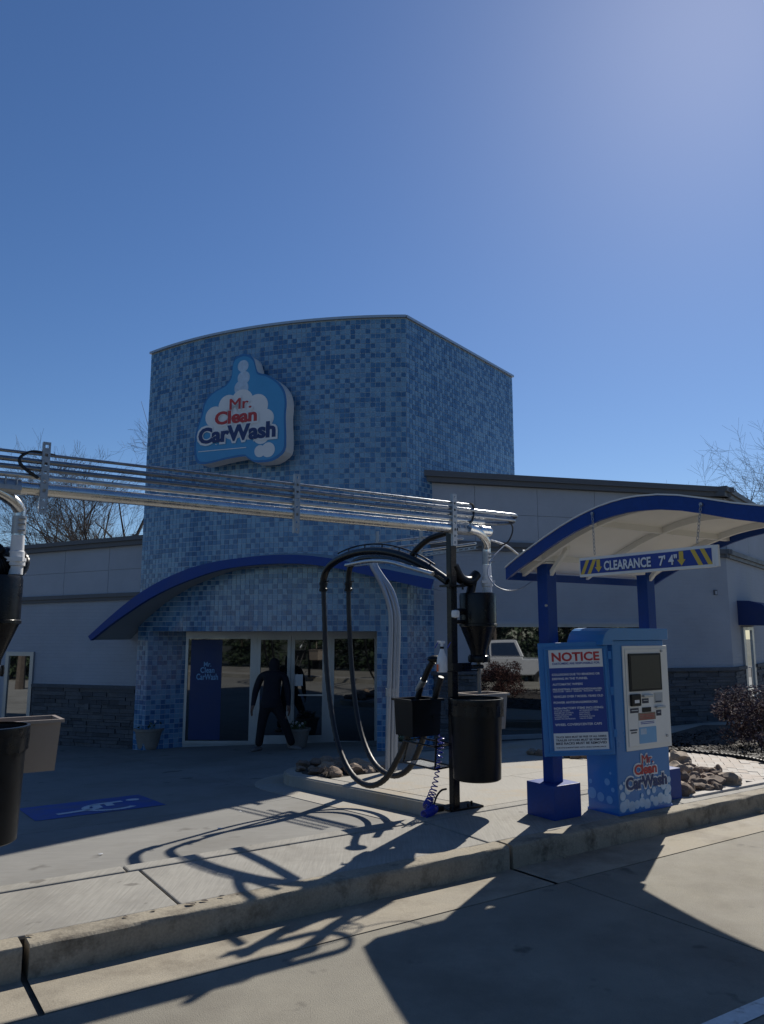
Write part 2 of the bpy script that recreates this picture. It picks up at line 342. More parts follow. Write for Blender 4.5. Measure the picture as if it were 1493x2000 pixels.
# parking lot slabs
lotb = MB(ln); sheet(lotb, [((-60, 5.6, zl(5.6) - .03), (60, 5.6, zl(5.6) - .03), (60, 17, zl(17) - .03), (-60, 17, zl(17) - .03))])
lotb = struct('parking_lot', lotb, M['joint'])
le = [-15, -12, -7.4, -3.6, .35, 4.345, 9, 14, 20, 40]; ne = [5.65, 8.3, 11.35, 14.2, 17]
for l0, l1 in zip(le, le[1:]):
    for n0, n1 in zip(ne, ne[1:]):
        b = MB(ln); g = .004
        i8 = [b.p(x, y, zl(y) - d) for d in (.025, 0) for (x, y) in ((l0 + g, n0 + g), (l1 - g, n0 + g), (l1 - g, n1 - g), (l0 + g, n1 - g))]
        for q in ((4, 5, 6, 7), (0, 1, 5, 4), (1, 2, 6, 5), (2, 3, 7, 6), (3, 0, 4, 7)): b.face(*[i8[k] for k in q])
        b.build('slab', M['lot'], lotb)
b = MB(ln); sheet(b, [((-60, 17, zl(17)), (60, 17, zl(17)), (60, 60, zl(17)), (-60, 60, zl(17)))]); struct('rear_yard', b, M['lot'])
# apron and island
def outline(off, r=1.):
    o = [(4.73 + off, 5.66), (4.715 + off, 9.1)]
    cx, cy, R = 5.6, 9.1, .885 - off
    o += [(cx + R * 1.0 * math.cos(t), cy + (R + .1) * math.sin(t)) for t in [math.pi - math.pi / 2 * k / 10 for k in range(1, 11)]]
    return o
ap = MB(ln); A = outline(-.38) + [(14, 10.37)]; B = outline(0) + [(14, 10.1)]
ia = [ap.p(x, y, zl(y) + .006) for x, y in A]; ib = [ap.p(x, y, zl(y) + .006) for x, y in B]
ic = [ap.p(x, y, zl(y) - .01) for x, y in A]
for k in range(len(A) - 1): ap.face(ia[k], ia[k + 1], ib[k + 1], ib[k]); ap.face(ic[k], ic[k + 1], ia[k + 1], ia[k])
struct('apron', ap, M['island'])
O = outline(0) + [(16, 10.085), (16, 5.66)]
isl = MB(ln); t = [isl.p(x, y, zl(y) + .13) for x, y in O]; bt = [isl.p(x, y, zl(y) - .05) for x, y in O]
isl.face(*t[::-1])
for k in range(len(O)): isl.face(bt[k], bt[(k + 1) % len(O)], t[(k + 1) % len(O)], t[k])
island = struct('island', isl, M['island'])
kb = MB(ln); A = outline(0); B = outline(.15); rows = []          # kerb rim in stones
def rim(name, idx):
    b = MB(ln); rows = []
    for k in idx:
        (x, y), (X, Y) = A[k], B[k]; z = zl(y)
        rows.append([b.p(x - .002, y, z - .02), b.p(x + .002, y, z + .12), b.p(x + .02 * (X - x) / .15, y + .02 * (Y - y) / .15, z + .145), b.p(X, Y, zl(Y) + .15), b.p(X, Y, zl(Y) + .1)])
    for P, Q in zip(rows, rows[1:]):
        for q in range(4): b.face(P[q], P[q + 1], Q[q + 1], Q[q])
    b.face(*rows[0]); b.face(*rows[-1][::-1]); b.build(name, M['island'], island, smooth=True)
def dense(o):
    r = []
    for (x, y), (X, Y) in zip(o, o[1:]):
        k = max(1, int(math.hypot(X - x, Y - y) / .3)); r += [(x + (X - x) * j / k, y + (Y - y) * j / k) for j in range(k)]
    return r + [o[-1]]
B = [b_ for b_ in outline(.15)]; A = outline(0)
def dense2(a, b_, k=.3):
    ra, rb = [], []
    for i in range(len(a) - 1):
        m_ = max(1, int(math.dist(a[i], a[i + 1]) / k))
        for j in range(m_):
            f = j / m_; ra.append((a[i][0] + (a[i + 1][0] - a[i][0]) * f, a[i][1] + (a[i + 1][1] - a[i][1]) * f)); rb.append((b_[i][0] + (b_[i + 1][0] - b_[i][0]) * f, b_[i][1] + (b_[i + 1][1] - b_[i][1]) * f))
    return ra + [a[-1]], rb + [b_[-1]]
A, B = dense2(A, B); n_ = len(A); 
for a0, a1 in ((0, 7), (7, n_ - 1)): rim('kerb_stone', range(a0, a1 + 1))
# island pad slabs with joints
for l0, l1, n0, n1 in [(4.89, 6.5, 5.66, 7.0), (6.5, 8.2, 5.66, 7.0), (5.85, 8.2, 7.0, 8.45), (4.89, 5.85, 7.0, 8.45), (5.95, 8.4, 8.45, 10.0), (8.4, 12, 8.3, 10.0)]:
    b = MB(ln); g = .004
    i8 = [b.p(x, y, zl(y) + .15 - d) for d in (.03, 0) for (x, y) in ((l0 + g, n0 + g), (l1 - g, n0 + g), (l1 - g, n1 - g), (l0 + g, n1 - g))]
    for q in ((4, 5, 6, 7), (0, 1, 5, 4), (1, 2, 6, 5), (2, 3, 7, 6), (3, 0, 4, 7)): b.face(*[i8[k] for k in q])
    b.build('slab', M['island'], island)
b = MB(ln); bed = [(4.9, 8.47), (5.93, 8.47), (5.93, 9.75), (5.5, 9.85), (5.1, 9.6), (4.9, 9.2)]
b.face(*[b.p(x, y, zl(y) + .14) for x, y in bed]); struct('rock_bed', b, M['soil'])
# accessible parking symbol: blue field and white wheelchair
def flat(b, pts, off):
    b.face(*[b.p(x, y, zl(y) + off) for x, y in pts])
b = MB(ln); flat(b, [(1.66, 8.96), (3.04, 8.96), (3.04, 10.0), (1.66, 10.0)], .004)
pm = tag(b.build('parking_symbol', M['blue_paint'], at=W(2.3, 9.4, zl(9.4))), 'white wheelchair symbol on a blue painted field on the concrete', 'marking')
b = MB(ln)
def ribbon(pts, w):
    for (x, y), (X, Y) in zip(pts, pts[1:]):
        d = V((X - x, Y - y, 0)).normalized(); e = V((-d.y, d.x, 0)) * w
        flat(b, [(x - e.x, y - e.y), (X - e.x, Y - e.y), (X + e.x, Y + e.y), (x + e.x, y + e.y)], .008)
# the symbol lies on its back: head towards lower l
cxs, cys = 2.42, 9.42
hd = [(2.98 - .13 + .08 * math.cos(6.283 * k / 14), 9.62 + .08 * math.sin(6.283 * k / 14)) for k in range(14)]
flat(b, hd, .008)
ribbon([(2.72, 9.60), (2.40, 9.58), (2.38, 9.30), (2.08, 9.22), (1.92, 9.2)], .05)
ribbon([(2.55, 9.59), (2.53, 9.36)], .045)
ribbon([(2.52 + .27 * math.cos(t), 9.33 + .27 * math.sin(t)) for t in [math.radians(a) for a in range(110, 335, 15)]], .042)
sy = b.build('symbol', M['sym_white'], pm); 
# white lane line at the lower right
b = MB(ln); p0, p1 = LN(PZ(1405, 2004, 0)), LN(PZ(1500, 1962, 0)); d = (p1 - p0).normalized(); e = V((-d.y, d.x, 0)) * .05
p0 = p0 - d * .6; p1 = p1 + d * 3
b.face(*[b.p(q.x, q.y, .004) for q in (p0 - e, p1 - e, p1 + e, p0 + e)])
struct('lane_line', b, M['white_line'])
# pavers in herringbone
pav = MB(ln); arc = [LN(PG(u, v, .15)) for u, v in [(1290, 1471), (1340, 1472), (1400, 1478), (1450, 1484), (1493, 1492), (1530, 1500)]]
poly = [(7.35, 5.66), (8.6, 7.2)] + [(q.x, q.y) for q in arc] + [(9.3, 4.71), (7.2, 4.71)]
pz = lambda n: .152 if n < 5.66 else zl(n) + .15
pav.face(*[pav.p(x, y, pz(y) - .0) for x, y in [(6.9, 4.83), (10.0, 4.83), (10.0, 5.66), (6.9, 5.66)]])
pv = struct('paver_bed', pav, M['soil'])
def inside(x, y, P):
    c = False; j = len(P) - 1
    for i in range(len(P)):
        if (P[i][1] > y) != (P[j][1] > y) and x < (P[j][0] - P[i][0]) * (y - P[i][1]) / (P[j][1] - P[i][1]) + P[i][0]: c = not c
        j = i
    return c
pmesh = []
for m in M['paver']:
    bb = MB().box(-.099, .099, -.049, .049, -.02, .008); me = bb.mesh('paver', m); pmesh.append(me)
cnt = 0
PAV = [(7.0, 4.9), (9.1, 4.9), (9.3, 5.3)] + [(q.x - .04, q.y) for q in arc[::-1]] + [(8.6, 7.2), (7.0, 5.66)]
rot45 = math.radians(38)
for i in range(-40, 40):
    for j in range(-40, 40):
        for hv in (0, 1):
            # herringbone lattice
            bx, by = .1 * i + .4 * j, .1 * i
            cx_, cy_, r = (bx + .25, by + .05, math.pi / 2) if hv else (bx, by, 0)
            X = 8.3 + cx_ * math.cos(rot45) - cy_ * math.sin(rot45); Y = 5.9 + cx_ * math.sin(rot45) + cy_ * math.cos(rot45)
            if inside(X, Y, PAV) and cnt < 298:
                o = bpy.data.objects.new('paver', random.choice(pmesh)); COL.objects.link(o); o.parent = pv
                o.location = W(X, Y, pz(Y) + random.uniform(.006, .012)); o.rotation_euler = (random.uniform(-.01, .01), random.uniform(-.01, .01), LA + rot45 + r + random.uniform(-.015, .015)); cnt += 1
b = MB(ln).box(6.86, 10.2, 4.80, 4.90, .1, .172); struct('paver_border', b, M['paver'][0], bevel=.006)
# mulch bed with black edging
b = MB(ln); mp = [(q.x, q.y) for q in arc]; 
mulp = [(q.x + .03, q.y) for q in arc] + [(13.5, 5.0), (15.5, 7), (14, 9.5), (10.2, 8.2)]
mb_ = MB(ln); c0 = mb_.p(11.8, 6.9, pz(6.9) + .05); idx = [mb_.p(x, y, pz(y) + .012) for x, y in mulp]
for k in range(len(idx)): mb_.face(c0, idx[k], idx[(k + 1) % len(idx)])
struct('mulch_bed', mb_, M['soil'])
b = MB(ln)
for k in range(5200):
    x, y = random.uniform(9, 13), random.uniform(4.9, 8.6)
    if random.random() < .4: x = random.uniform(9, 10.6)
    if not inside(x, y, mulp): continue
    c = W(x, y, pz(y) + random.uniform(.02, .05)); a = random.uniform(0, 6.28); t_ = random.uniform(-.5, .5); w = random.uniform(.006, .014); l_ = random.uniform(.02, .05)
    u = V((math.cos(a), math.sin(a), t_)) * l_; q = V((-math.sin(a), math.cos(a), random.uniform(-.6, .6))) * w
    b.face(*[b.p(c + s1 * u + s2 * q) for s1, s2 in ((-1, -1), (1, -1), (1, 1), (-1, 1))])
tag(b.build('mulch', M['mulch']), 'dark shredded mulch spread in the planting bed', 'mulch', kind='stuff')
b = MB(); path = smoothpath([W(q.x, q.y, pz(q.y) + .03) for q in arc], 12)
b.tube(path, .016, 6)
for k in range(0, len(path) - 1, 2):
    d = (path[k + 1] - path[k]).normalized(); s_ = d.cross(Z)
    b.prism([path[k] + d * (.05 * math.cos(t)) + Z * (.03 * math.sin(t) - .005) - s_ * .01 for t in [math.pi * j / 6 for j in range(7)]], s_ * .02)
tag(b.build('bed_edging', M['black_pl'], at=path[20]), 'scalloped black plastic edging between the pavers and mulch', 'edging')
#@@BUILDING
# ================================================================== CAR WASH BUILDING
bld = thing('car_wash_building', (-.5, 17, -.6), 'car wash building with a blue tiled curved tower and pale brick wings', 'building')
TC = V(PY(793, 618, 14.4)); ZT = TC.z
TA = PZ(297, 690, ZT); TB = PZ(1000, 735, ZT)
# arc through A and C with a tangent along +X at C
ch = TA - TC; R_ = (ch.x ** 2 + ch.y ** 2) / (2 * ch.y); AC = V((TC.x, TC.y + R_, 0)); TH = math.atan2(-(TA.x - AC.x), -(TA.y - AC.y))   # swept angle
def arcp(s, z, out=0.): # s = arc length from C towards A
    t = s / R_; return V((AC.x - (R_ + out) * math.sin(t), AC.y - (R_ + out) * math.cos(t), z))
SL = TH * R_
def arc_at(u):          # arc length where the pixel column u meets the arc at eye height
    d = ray(u, HOR); best = min((abs((arcp(SL * k / 800, 0).x / arcp(SL * k / 800, 0).y) - d.x / d.y), SL * k / 800) for k in range(801)); return best[1]
sR, sL = arc_at(737), arc_at(291)
ZH = 1.76; ZB = -.72; side = (TB - TC); side.z = 0; SLEN = side.length; sd = side.normalized(); so_ = V((sd.y, -sd.x, 0))
DL = V(((366 - CX) / 1518 * 16.66, 16.66, 0)); DR = V(((737 - CX) / 1518 * 16.62, 16.62, 0))
b = MB(); K = 40; TOP = ZT - .02
def wallstrip(f, s0, s1, z0, z1, k):
    for j in range(k):
        a, c = s0 + (s1 - s0) * j / k, s0 + (s1 - s0) * (j + 1) / k
        b.face(b.p(f(c, z0)), b.p(f(a, z0)), b.p(f(a, z1)), b.p(f(c, z1)))
wallstrip(arcp, 0, sR, ZB, ZH, 4); wallstrip(arcp, sR, sL, ZH, TOP, 36); wallstrip(arcp, 0, sR, ZH, TOP, 4); wallstrip(arcp, sL, SL, ZB, TOP, 4)
sidep = lambda s, z: TC.xy.to_3d() + sd * s + Z * z
b.face(b.p(sidep(0, ZB)), b.p(sidep(SLEN, ZB)), b.p(sidep(SLEN, TOP)), b.p(sidep(0, TOP)))
ls = TA.xy.to_3d(); lb = ls + sd * SLEN * .9
b.face(b.p(lb + Z * ZB), b.p(ls + Z * ZB), b.p(ls + Z * TOP), b.p(lb + Z * TOP))
b.face(b.p(sidep(SLEN, ZB)), b.p(lb + Z * ZB), b.p(lb + Z * TOP), b.p(sidep(SLEN, TOP)))
tops = [b.p(arcp(SL * k / 20, TOP - .15)) for k in range(21)] + [b.p(lb + Z * (TOP - .15)), b.p(sidep(SLEN, TOP - .15))]; b.face(*tops[::-1])
# recess: returns and soffit
aL, aR = arcp(sL, 0), arcp(sR, 0)
for P, Q in ((aL, DL), (DR, aR)): b.face(b.p(P + Z * ZB), b.p(Q + Z * ZB), b.p(Q + Z * ZH), b.p(P + Z * ZH))
sf = [b.p(arcp(sR + (sL - sR) * k / 16, ZH)) for k in range(17)] + [b.p(DL + Z * ZH), b.p(DR + Z * ZH)]; b.face(*sf)
tower = b.build('tower_wall', M['grout'], bld)
# coping
b = MB(); 
cp = [arcp(SL * k / 30, ZT, .03) for k in range(31)][::-1] + [sidep(SLEN, ZT) + so_ * .03]
for P, Q in zip(cp, cp[1:]):
    d = (Q - P).normalized(); o_ = V((d.y, -d.x, 0))
    b.obox(P - o_ * .12 - Z * .035, Q - P, o_ * .15, Z * .05)
b.build('coping', M['frame'], bld)
# tiles: the 300 that show largest as objects, all others joined
PT = .1; rng = random.Random(3); tl = []
def pick(i, j):           # mostly alternating pale and dark, as the mosaic was laid
    pale = (i + j) % 2 == 0
    if rng.random() < .30: pale = not pale
    if rng.random() < .07: pale = True
    return rng.choices((0, 1), (.65, .35))[0] if pale else rng.choices((2, 3), (.55, .45))[0]
def add_tiles(f, nrm, s0, s1, z0, z1, keep=lambda s, z: True, front=False):
    ns = max(1, round((s1 - s0) / PT)); w = (s1 - s0) / ns; nz = int((z1 - z0) / PT)
    for i in range(ns):
        for j in range(nz + 1):
            zt = z1 - j * PT; h = min(PT, zt - z0)
            if h < .02: continue
            s = s0 + w * (i + .5)
            if keep(s, zt - h / 2): tl.append((f(s, zt - h / 2), nrm(s), w, h, pick(i, j), front))
tang = lambda s: V((math.cos(s / R_), -math.sin(s / R_), 0))   # towards +X along the arc
ZTI = ZT - .05
add_tiles(arcp, lambda s: tang(s), 0, SL, ZH, ZTI, front=True)
add_tiles(arcp, lambda s: tang(s), 0, sR, ZB, ZH, front=True); add_tiles(arcp, lambda s: tang(s), sL, SL, ZB, ZH, front=True)
add_tiles(sidep, lambda s: sd, 0, SLEN, -.6, ZTI, keep=lambda s, z: z > 4.7 or s < 1.1)
rv = (DL - aL); rl = rv.length; rv = rv.normalized()
add_tiles(lambda s, z: aL + rv * s + Z * z, lambda s: rv, 0, rl, ZB, ZH)
near = sorted([k for k, t_ in enumerate(tl) if t_[5] and t_[0].z < 7.6 and t_[2] > .07], key=lambda k: -tl[k][2] / (tl[k][0] - CAM).length * abs(tl[k][1].cross(Z).dot((tl[k][0] - CAM).normalized())))[:300]
ns_ = set(near); th = .008
tm = []
for m in M['tile']:
    bb = MB().box(-.5, .5, -1, 0, -.5, .5); tm.append(bb.mesh('tile', m))
jb = MB()
for k, (c, u, w, h, ci, fr) in enumerate(tl):
    o_ = u.cross(Z); ww, hh = w - .011, h - .011; dj = rng.uniform(-.002, .002)
    if k in ns_:
        o = bpy.data.objects.new('tile', tm[ci]); COL.objects.link(o); o.parent = tower
        o.matrix_local = Matrix.Translation(c - ROOT[bld.name]) @ Matrix(((u.x, -o_.x, 0, 0), (u.y, -o_.y, 0, 0), (0, 0, 1, 0), (0, 0, 0, 1))) @ Matrix.Diagonal((ww, th + dj, hh, 1))
    else:
        jb.mi = ci; q = c + o_ * (th + dj)
        f4 = [jb.p(q + u * (a * ww / 2) + Z * (e * hh / 2)) for a, e in ((-1, -1), (1, -1), (1, 1), (-1, 1))]; jb.face(*f4)
        r4 = [jb.p(c + u * (a * ww / 2) + Z * (e * hh / 2)) for a, e in ((-1, -1), (1, -1), (1, 1), (-1, 1))]
        for i in range(4): jb.face(r4[i], r4[(i + 1) % 4], f4[(i + 1) % 4], f4[i])
tag(jb.build('tiles', M['tile'], tower), kind='stuff')
# entrance canopy: swooping blue fascia with a grey soffit
chd = (TC - TA); chd.z = 0; chd = chd.normalized(); nf = V((chd.y, -chd.x, 0)); FP = TC.xy.to_3d() + nf * 1.0
def PF(u, v): return hit(u, v, FP, nf)
topc = [(172, 1243), (205, 1213), (240, 1183), (275, 1157), (320, 1131), (370, 1110), (420, 1097), (475, 1089), (530, 1084), (590, 1084), (650, 1091), (710, 1103), (775, 1116), (846, 1131)]
botc = [(177, 1251), (212, 1223), (250, 1196), (290, 1170), (335, 1147), (385, 1127), (430, 1113), (480, 1105), (532, 1101), (588, 1101), (648, 1108), (708, 1121), (770, 1135), (840, 1151)]
tp = smoothpath([PF(*q) for q in topc], 3); bp_ = smoothpath([PF(*q) for q in botc], 3)
b = MB(); bk = nf * -.09
for k in range(len(tp) - 1):
    b.prism([bp_[k], bp_[k + 1], tp[k + 1], tp[k]], bk, cap=True)
can = b.build('entrance_canopy', M['blue'], bld)
def wallpt(p):     # where the line from p going straight into the building meets the tower (or beyond its ends)
    q = p.copy(); q.z = 0; lo = None
    for k in range(200):
        w = q - nf * (.02 * k); r = (w - AC); 
        if (r.length < R_ + .0) or k > 150: return V((w.x, w.y, p.z))
    return V((w.x, w.y, p.z))
b = MB(); g0 = [b.p(p + bk * .5 + Z * .01) for p in bp_]; g1 = [b.p(wallpt(p) - nf * .1 + Z * .01) for p in bp_]; g2 = [b.p(wallpt(p) - nf * .1 + Z * .10) for p in tp]; g3 = [b.p(p + bk * .5 - Z * .02) for p in tp]
for k in range(len(g0) - 1): b.face(g0[k], g1[k], g1[k + 1], g0[k + 1]); b.face(g3[k], g3[k + 1], g2[k + 1], g2[k])
b.build('soffit', M['soffit'], can)
# flat underside plate closing the low left end
# storefront
du = (DR - DL); DW = du.length; du = du.normalized(); dn = V((du.y, -du.x, 0))
def dx(u):
    p = hit(u, 1340, DL, dn); return (p - DL).dot(du)
def dbox(b, x0, x1, z0, z1, y0=0., y1=.06): b.obox(DL + du * x0 + dn * y0 + Z * z0, du * (x1 - x0), dn * (y1 - y0), Z * (z1 - z0))
fz = lambda x: -.06 * ((DL + du * x).dot(N) - 5.64)
ZD0 = -.50
b = MB(); dbox(b, 0, DW, ZB, -.56, -.02, .04); b.build('sill', M['soffit'], bld)
def unit(x0, x1, z0, z1, fw, name, pane_mat=M['glass'], fwb=None, fwt=None):
    b = MB(); fwb = fwb or fw; fwt = fwt or fw
    dbox(b, x0, x0 + fw, z0, z1); dbox(b, x1 - fw, x1, z0, z1); dbox(b, x0 + fw, x1 - fw, z0, z0 + fwb, .001, .059); dbox(b, x0 + fw, x1 - fw, z1 - fwt, z1, .001, .059)
    o = b.build(name, M['frame'], bld)
    b = MB(); dbox(b, x0 + fw, x1 - fw, z0 + fwb, z1 - fwt, .02, .03); b.build('pane', pane_mat, o)
    return o
HZ = ZH - .1
b = MB(); dbox(b, 0, DW, HZ, ZH - .005, -.01, .075); b.build('door_header', M['frame'], bld)
xs = [0, dx(494), dx(502), dx(568.5), dx(637), dx(648), DW]
w1 = unit(.0, xs[1], -.56, HZ, .055, 'window'); 
b = MB(); dbox(b, xs[1] + .002, xs[2] - .002, -.56, HZ, -.004, .064); b.build('mullion', M['frame'], bld); b = MB(); dbox(b, xs[4] + .002, xs[5] - .002, -.56, HZ, -.004, .064); b.build('mullion', M['frame'], bld)
d1 = unit(xs[2], xs[3] - .004, -.56, HZ, .075, 'door', fwb=.17); d2 = unit(xs[3] + .004, xs[4], -.56, HZ, .075, 'door', fwb=.17)
w2 = unit(xs[5], DW, -.56, HZ, .055, 'window')
for d, xh in ((d1, xs[3] - .04), (d2, xs[3] + .045)):
    b = MB(); P = DL + du * xh + dn * .06; b.tube([P + Z * .25, P + Z * .25 + dn * .05, P + Z * .62 + dn * .05, P + Z * .62], .011, 6); b.build('handle', M['alu_dull'], d)
b = MB(); dbox(b, dx(641) - .62, dx(641) - .1, .42, .45, .062, .085); b.build('push_bar', M['alu_dull'], d2)
# poster film inside the left pane
x0, x1 = dx(372), dx(433)
b = MB(); dbox(b, x0, x1, -.48, HZ - .07, .032, .036); po = b.build('banner', M['navy'], w1, ); po['label'] = 'dark blue banner with pale lettering on the left pane'
BP = DL + dn * .037
for s_, z_, w_, h_ in (('Mr.', 1.02, .16, .1), ('Clean', .89, .3, .12), ('CarWash', .745, .46, .13)):
    xc = (x0 + x1) / 2 + .03; lettering('lettering', s_, BP + du * (xc - w_ / 2) + Z * z_, du, Z, w_, h_, M['suds2'], w1, bold=.02)
b = MB(); dbox(b, dx(575), dx(592), .62, .86, .032, .036); b.build('notice', M['pwhite'], d2)

# ---- wings
def wing(name, pts, z0, z1):   # closed footprint, first two points are the front wall
    b = MB(); a = [b.p(V((x, y, z0))) for x, y in pts]; t = [b.p(V((x, y, z1))) for x, y in pts]; n = len(pts)
    for k in range(n): b.face(a[k], a[(k + 1) % n], t[(k + 1) % n], t[k])
    b.face(*t); o = b.build(name, M['brick'], bld); me = o.data; uv = me.uv_layers.new(name='UVMap')
    off = ROOT[o.name]
    for p_ in me.polygons:
        n_ = p_.normal
        for li in p_.loop_indices:
            c = me.vertices[me.loops[li].vertex_index].co + off; h = V((-n_.y, n_.x, 0))
            uv.data[li].uv = (c.dot(h), c.z)
    return o
W1 = V((.80, 15.06, 0)); WR = V((.9662, .258, 0)); ON = V((WR.y, -WR.x, 0))
def wx(u): p = hit(u, HOR, W1, ON); return (p - W1).dot(WR)
WLEN = wx(1428); W2 = W1 + WR * WLEN; SDR = V((.60, .80, 0)); W3 = W2 + SDR * 9; W4 = W1 + sd * 9
rw = wing('right_wing_wall', [tuple(q.xy) for q in (W1, W2, W3, W4)], -.8, 4.72)
OS = V((SDR.y, -SDR.x, 0))
def onwing(u, v): return hit(u, v, W1, ON)
def wb(b, x0, x1, z0, z1, y0, y1, base=W1, d=WR, o=ON): b.obox(base + d * x0 + o * y0 + Z * z0, d * (x1 - x0), o * (y1 - y0), Z * (z1 - z0)); return b
# roof fascia and mid band in two steps
b = MB(); wb(b, -.12, WLEN + .14, 4.70, 4.80, -.3, .14); wb(b, -.12, WLEN + .19, 4.80, 4.915, -.35, .19)
wb(b, -.3, 9, 4.70, 4.80, -.3, .14, W2, SDR, OS); wb(b, -.3, 9, 4.801, 4.914, -.35, .19, W2, SDR, OS)
b.build('roof_fascia', M['trim'], bld)
b = MB(); wb(b, 0, WLEN + .06, 3.36, 3.44, -.1, .06); wb(b, 0, WLEN + .10, 3.44, 3.54, -.1, .10); wb(b, -.1, 9, 3.361, 3.441, -.1, .06, W2, SDR, OS); wb(b, -.1, 9, 3.441, 3.541, -.1, .10, W2, SDR, OS)
b.build('band_trim', M['trim'], bld)
jx = [.03, wx(932), wx(1057), wx(1172), wx(1279), wx(1370), WLEN]
for x0, x1 in zip(jx, jx[1:]):
    for z0, z1 in ((3.545, 4.113), (4.115, 4.70)):
        b = MB(); wb(b, x0 + .004, x1 - .004, z0, z1 - .006, .0, .018); b.build('wall_panel', M['eifs'], rw)
for x0, x1 in ((.04, 2.2), (2.2, 4.5)):
    for z0, z1 in ((3.545, 4.113), (4.115, 4.70)):
        b = MB(); wb(b, x0 + .008, x1 - .008, z0, z1, .0, .035, W2, SDR, OS); b.build('wall_panel', M['eifs'], rw)
rs = random.Random(9)
def ledgestone(b, base, d, o, x0, x1, z0, z1):
    z = z0
    while z < z1 - .02:
        h = min(rs.uniform(.05, .10), z1 - z); x = x0
        while x < x1:
            l_ = min(rs.uniform(.12, .5), x1 - x)
            b.mi = rs.choice((0, 0, 1, 2)); wb(b, x + .003, x + l_ - .003, z + .003, z + h - .003, .0, rs.uniform(.025, .06), base, d, o); x += l_
        z += h
ZS = .93
b = MB(); wa, wb_ = wx(930), wx(1262)
ledgestone(b, W1, WR, ON, .05, wa - .02, -.75, ZS); ledgestone(b, W1, WR, ON, wb_ + .02, WLEN + .02, -.75, ZS); ledgestone(b, W2, SDR, OS, 0, .95, -.75, ZS); ledgestone(b, W2, SDR, OS, 2.05, 5, -.75, ZS); ledgestone(b, W1, WR, ON, wa - .02, wb_ + .02, -.75, -.32)
tag(b.build('ledgestone', M['stone'], rw), kind='stuff')
for x0, x1 in ((.05, wa - .02), (wb_ + .02, WLEN + .08)): b = MB(); wb(b, x0, x1, ZS, ZS + .07, .0, .085); b.build('stone_cap', M['stone'][0], bld)
b = MB(); wb(b, -.02, .95, ZS, ZS + .069, .0, .084, W2, SDR, OS); b.build('stone_cap', M['stone'][0], bld); b = MB(); wb(b, 2.05, 5, ZS, ZS + .069, .0, .084, W2, SDR, OS)
b.build('stone_cap', M['stone'][0], bld)
# big window
ZW1 = onwing(1100, 1219).z; b = MB(); fwid = .06
for a0, a1, c0, c1 in ((wa, wb_, ZW1 - fwid, ZW1), (wa, wb_, -.32, -.24), (wa, wa + fwid, -.24, ZW1 - fwid), (wb_ - fwid, wb_, -.24, ZW1 - fwid), (wx(1140), wx(1140) + .05, -.24, ZW1 - fwid)):
    wb(b, a0, a1, c0, c1, .0, .05)
win = b.build('window', M['frame'], bld)
for a0, a1 in ((wa + fwid, wx(1140)), (wx(1140) + .05, wb_ - fwid)):
    b = MB(); wb(b, a0, a1, -.24, ZW1 - fwid, .012, .022); b.build('pane', M['wglass'], win)
b = MB(); wb(b, wa - .04, wb_ + .04, ZW1 + .001, ZW1 + .05, 0, .06); b.build('lintel', M['eifs'], win)
# small vent box
p = onwing(1397, 1157); x = (p - W1).dot(WR); b = MB(); wb(b, x - .04, x + .04, p.z - .055, p.z + .055, 0, .03); v_ = b.build('wall_vent', M['trim'], bld); b = MB(); wb(b, x - .02, x + .028, p.z - .045, p.z + .03, .03, .034); b.build('vent_cover', M['eifs'], v_)
# side door with awning
b = MB()
for a0, a1, c0, c1 in ((.97, 1.04, -.5, 1.86), (1.96, 2.03, -.5, 1.86), (1.04, 1.96, 1.79, 1.86), (1.04, 1.96, -.5, -.35), (1.04, 1.15, -.35, 1.79), (1.85, 1.96, -.35, 1.79)): wb(b, a0, a1, c0, c1, 0, .05, W2, SDR, OS)
sdoor = b.build('door', M['frame'], bld)
b = MB(); wb(b, 1.15, 1.85, -.35, 1.79, .012, .022, W2, SDR, OS); b.build('pane', M['glass'], sdoor)
b = MB(); P = W2 + SDR * 1.22 + OS * .05; b.tube([P + Z * .55, P + Z * .55 + OS * .06, P + Z * .95 + OS * .06, P + Z * .95], .014, 6); b.build('handle', M['alu_dull'], sdoor)
b = MB(); prof = [(0, 2.45), (.25, 2.44), (.5, 2.36), (.72, 2.2), (.85, 1.98), (.86, 1.9), (0, 1.9)]
b.prism([W2 + SDR * .75 + OS * y + Z * z for y, z in prof], SDR * 1.6); b.build('awning', M['awning'], bld)
# ---- left wing
Q1 = V((-4.95, 16.62, 0)); QD = V((-.951, .309, 0)); OQ = V((-QD.y, QD.x, 0)); OQ = OQ if OQ.y < 0 else -OQ
Q2 = Q1 + QD * 14
lw = wing('left_wing_wall', [tuple(q.xy) for q in (Q2, Q1, Q1 + sd * 5, Q2 + V((3, 9, 0)))], -.8, 3.55)
def qx(u): p = hit(u, HOR, Q1, OQ); return (p - Q1).dot(QD)
def qz(u, v): return hit(u, v, Q1, OQ).z
def sbar(b, x0, x1, za0, za1, zb0, zb1, y0, y1):   # bar that falls slightly along the wall
    P = lambda x, z, y: Q1 + QD * x + OQ * y + Z * z
    i = [b.p(P(x0, za0, y0)), b.p(P(x1, zb0, y0)), b.p(P(x1, zb0, y1)), b.p(P(x0, za0, y1)), b.p(P(x0, za1, y0)), b.p(P(x1, zb1, y0)), b.p(P(x1, zb1, y1)), b.p(P(x0, za1, y1))]
    for q in ((0, 1, 2, 3), (7, 6, 5, 4), (0, 4, 5, 1), (1, 5, 6, 2), (2, 6, 7, 3), (3, 7, 4, 0)): b.face(*[i[k] for k in q])
sl_ = -.036; bs = -.022
r0 = qz(276, 1046); b0 = qz(274, 1156)
zr = lambda x, d=0: r0 + sl_ * x + d
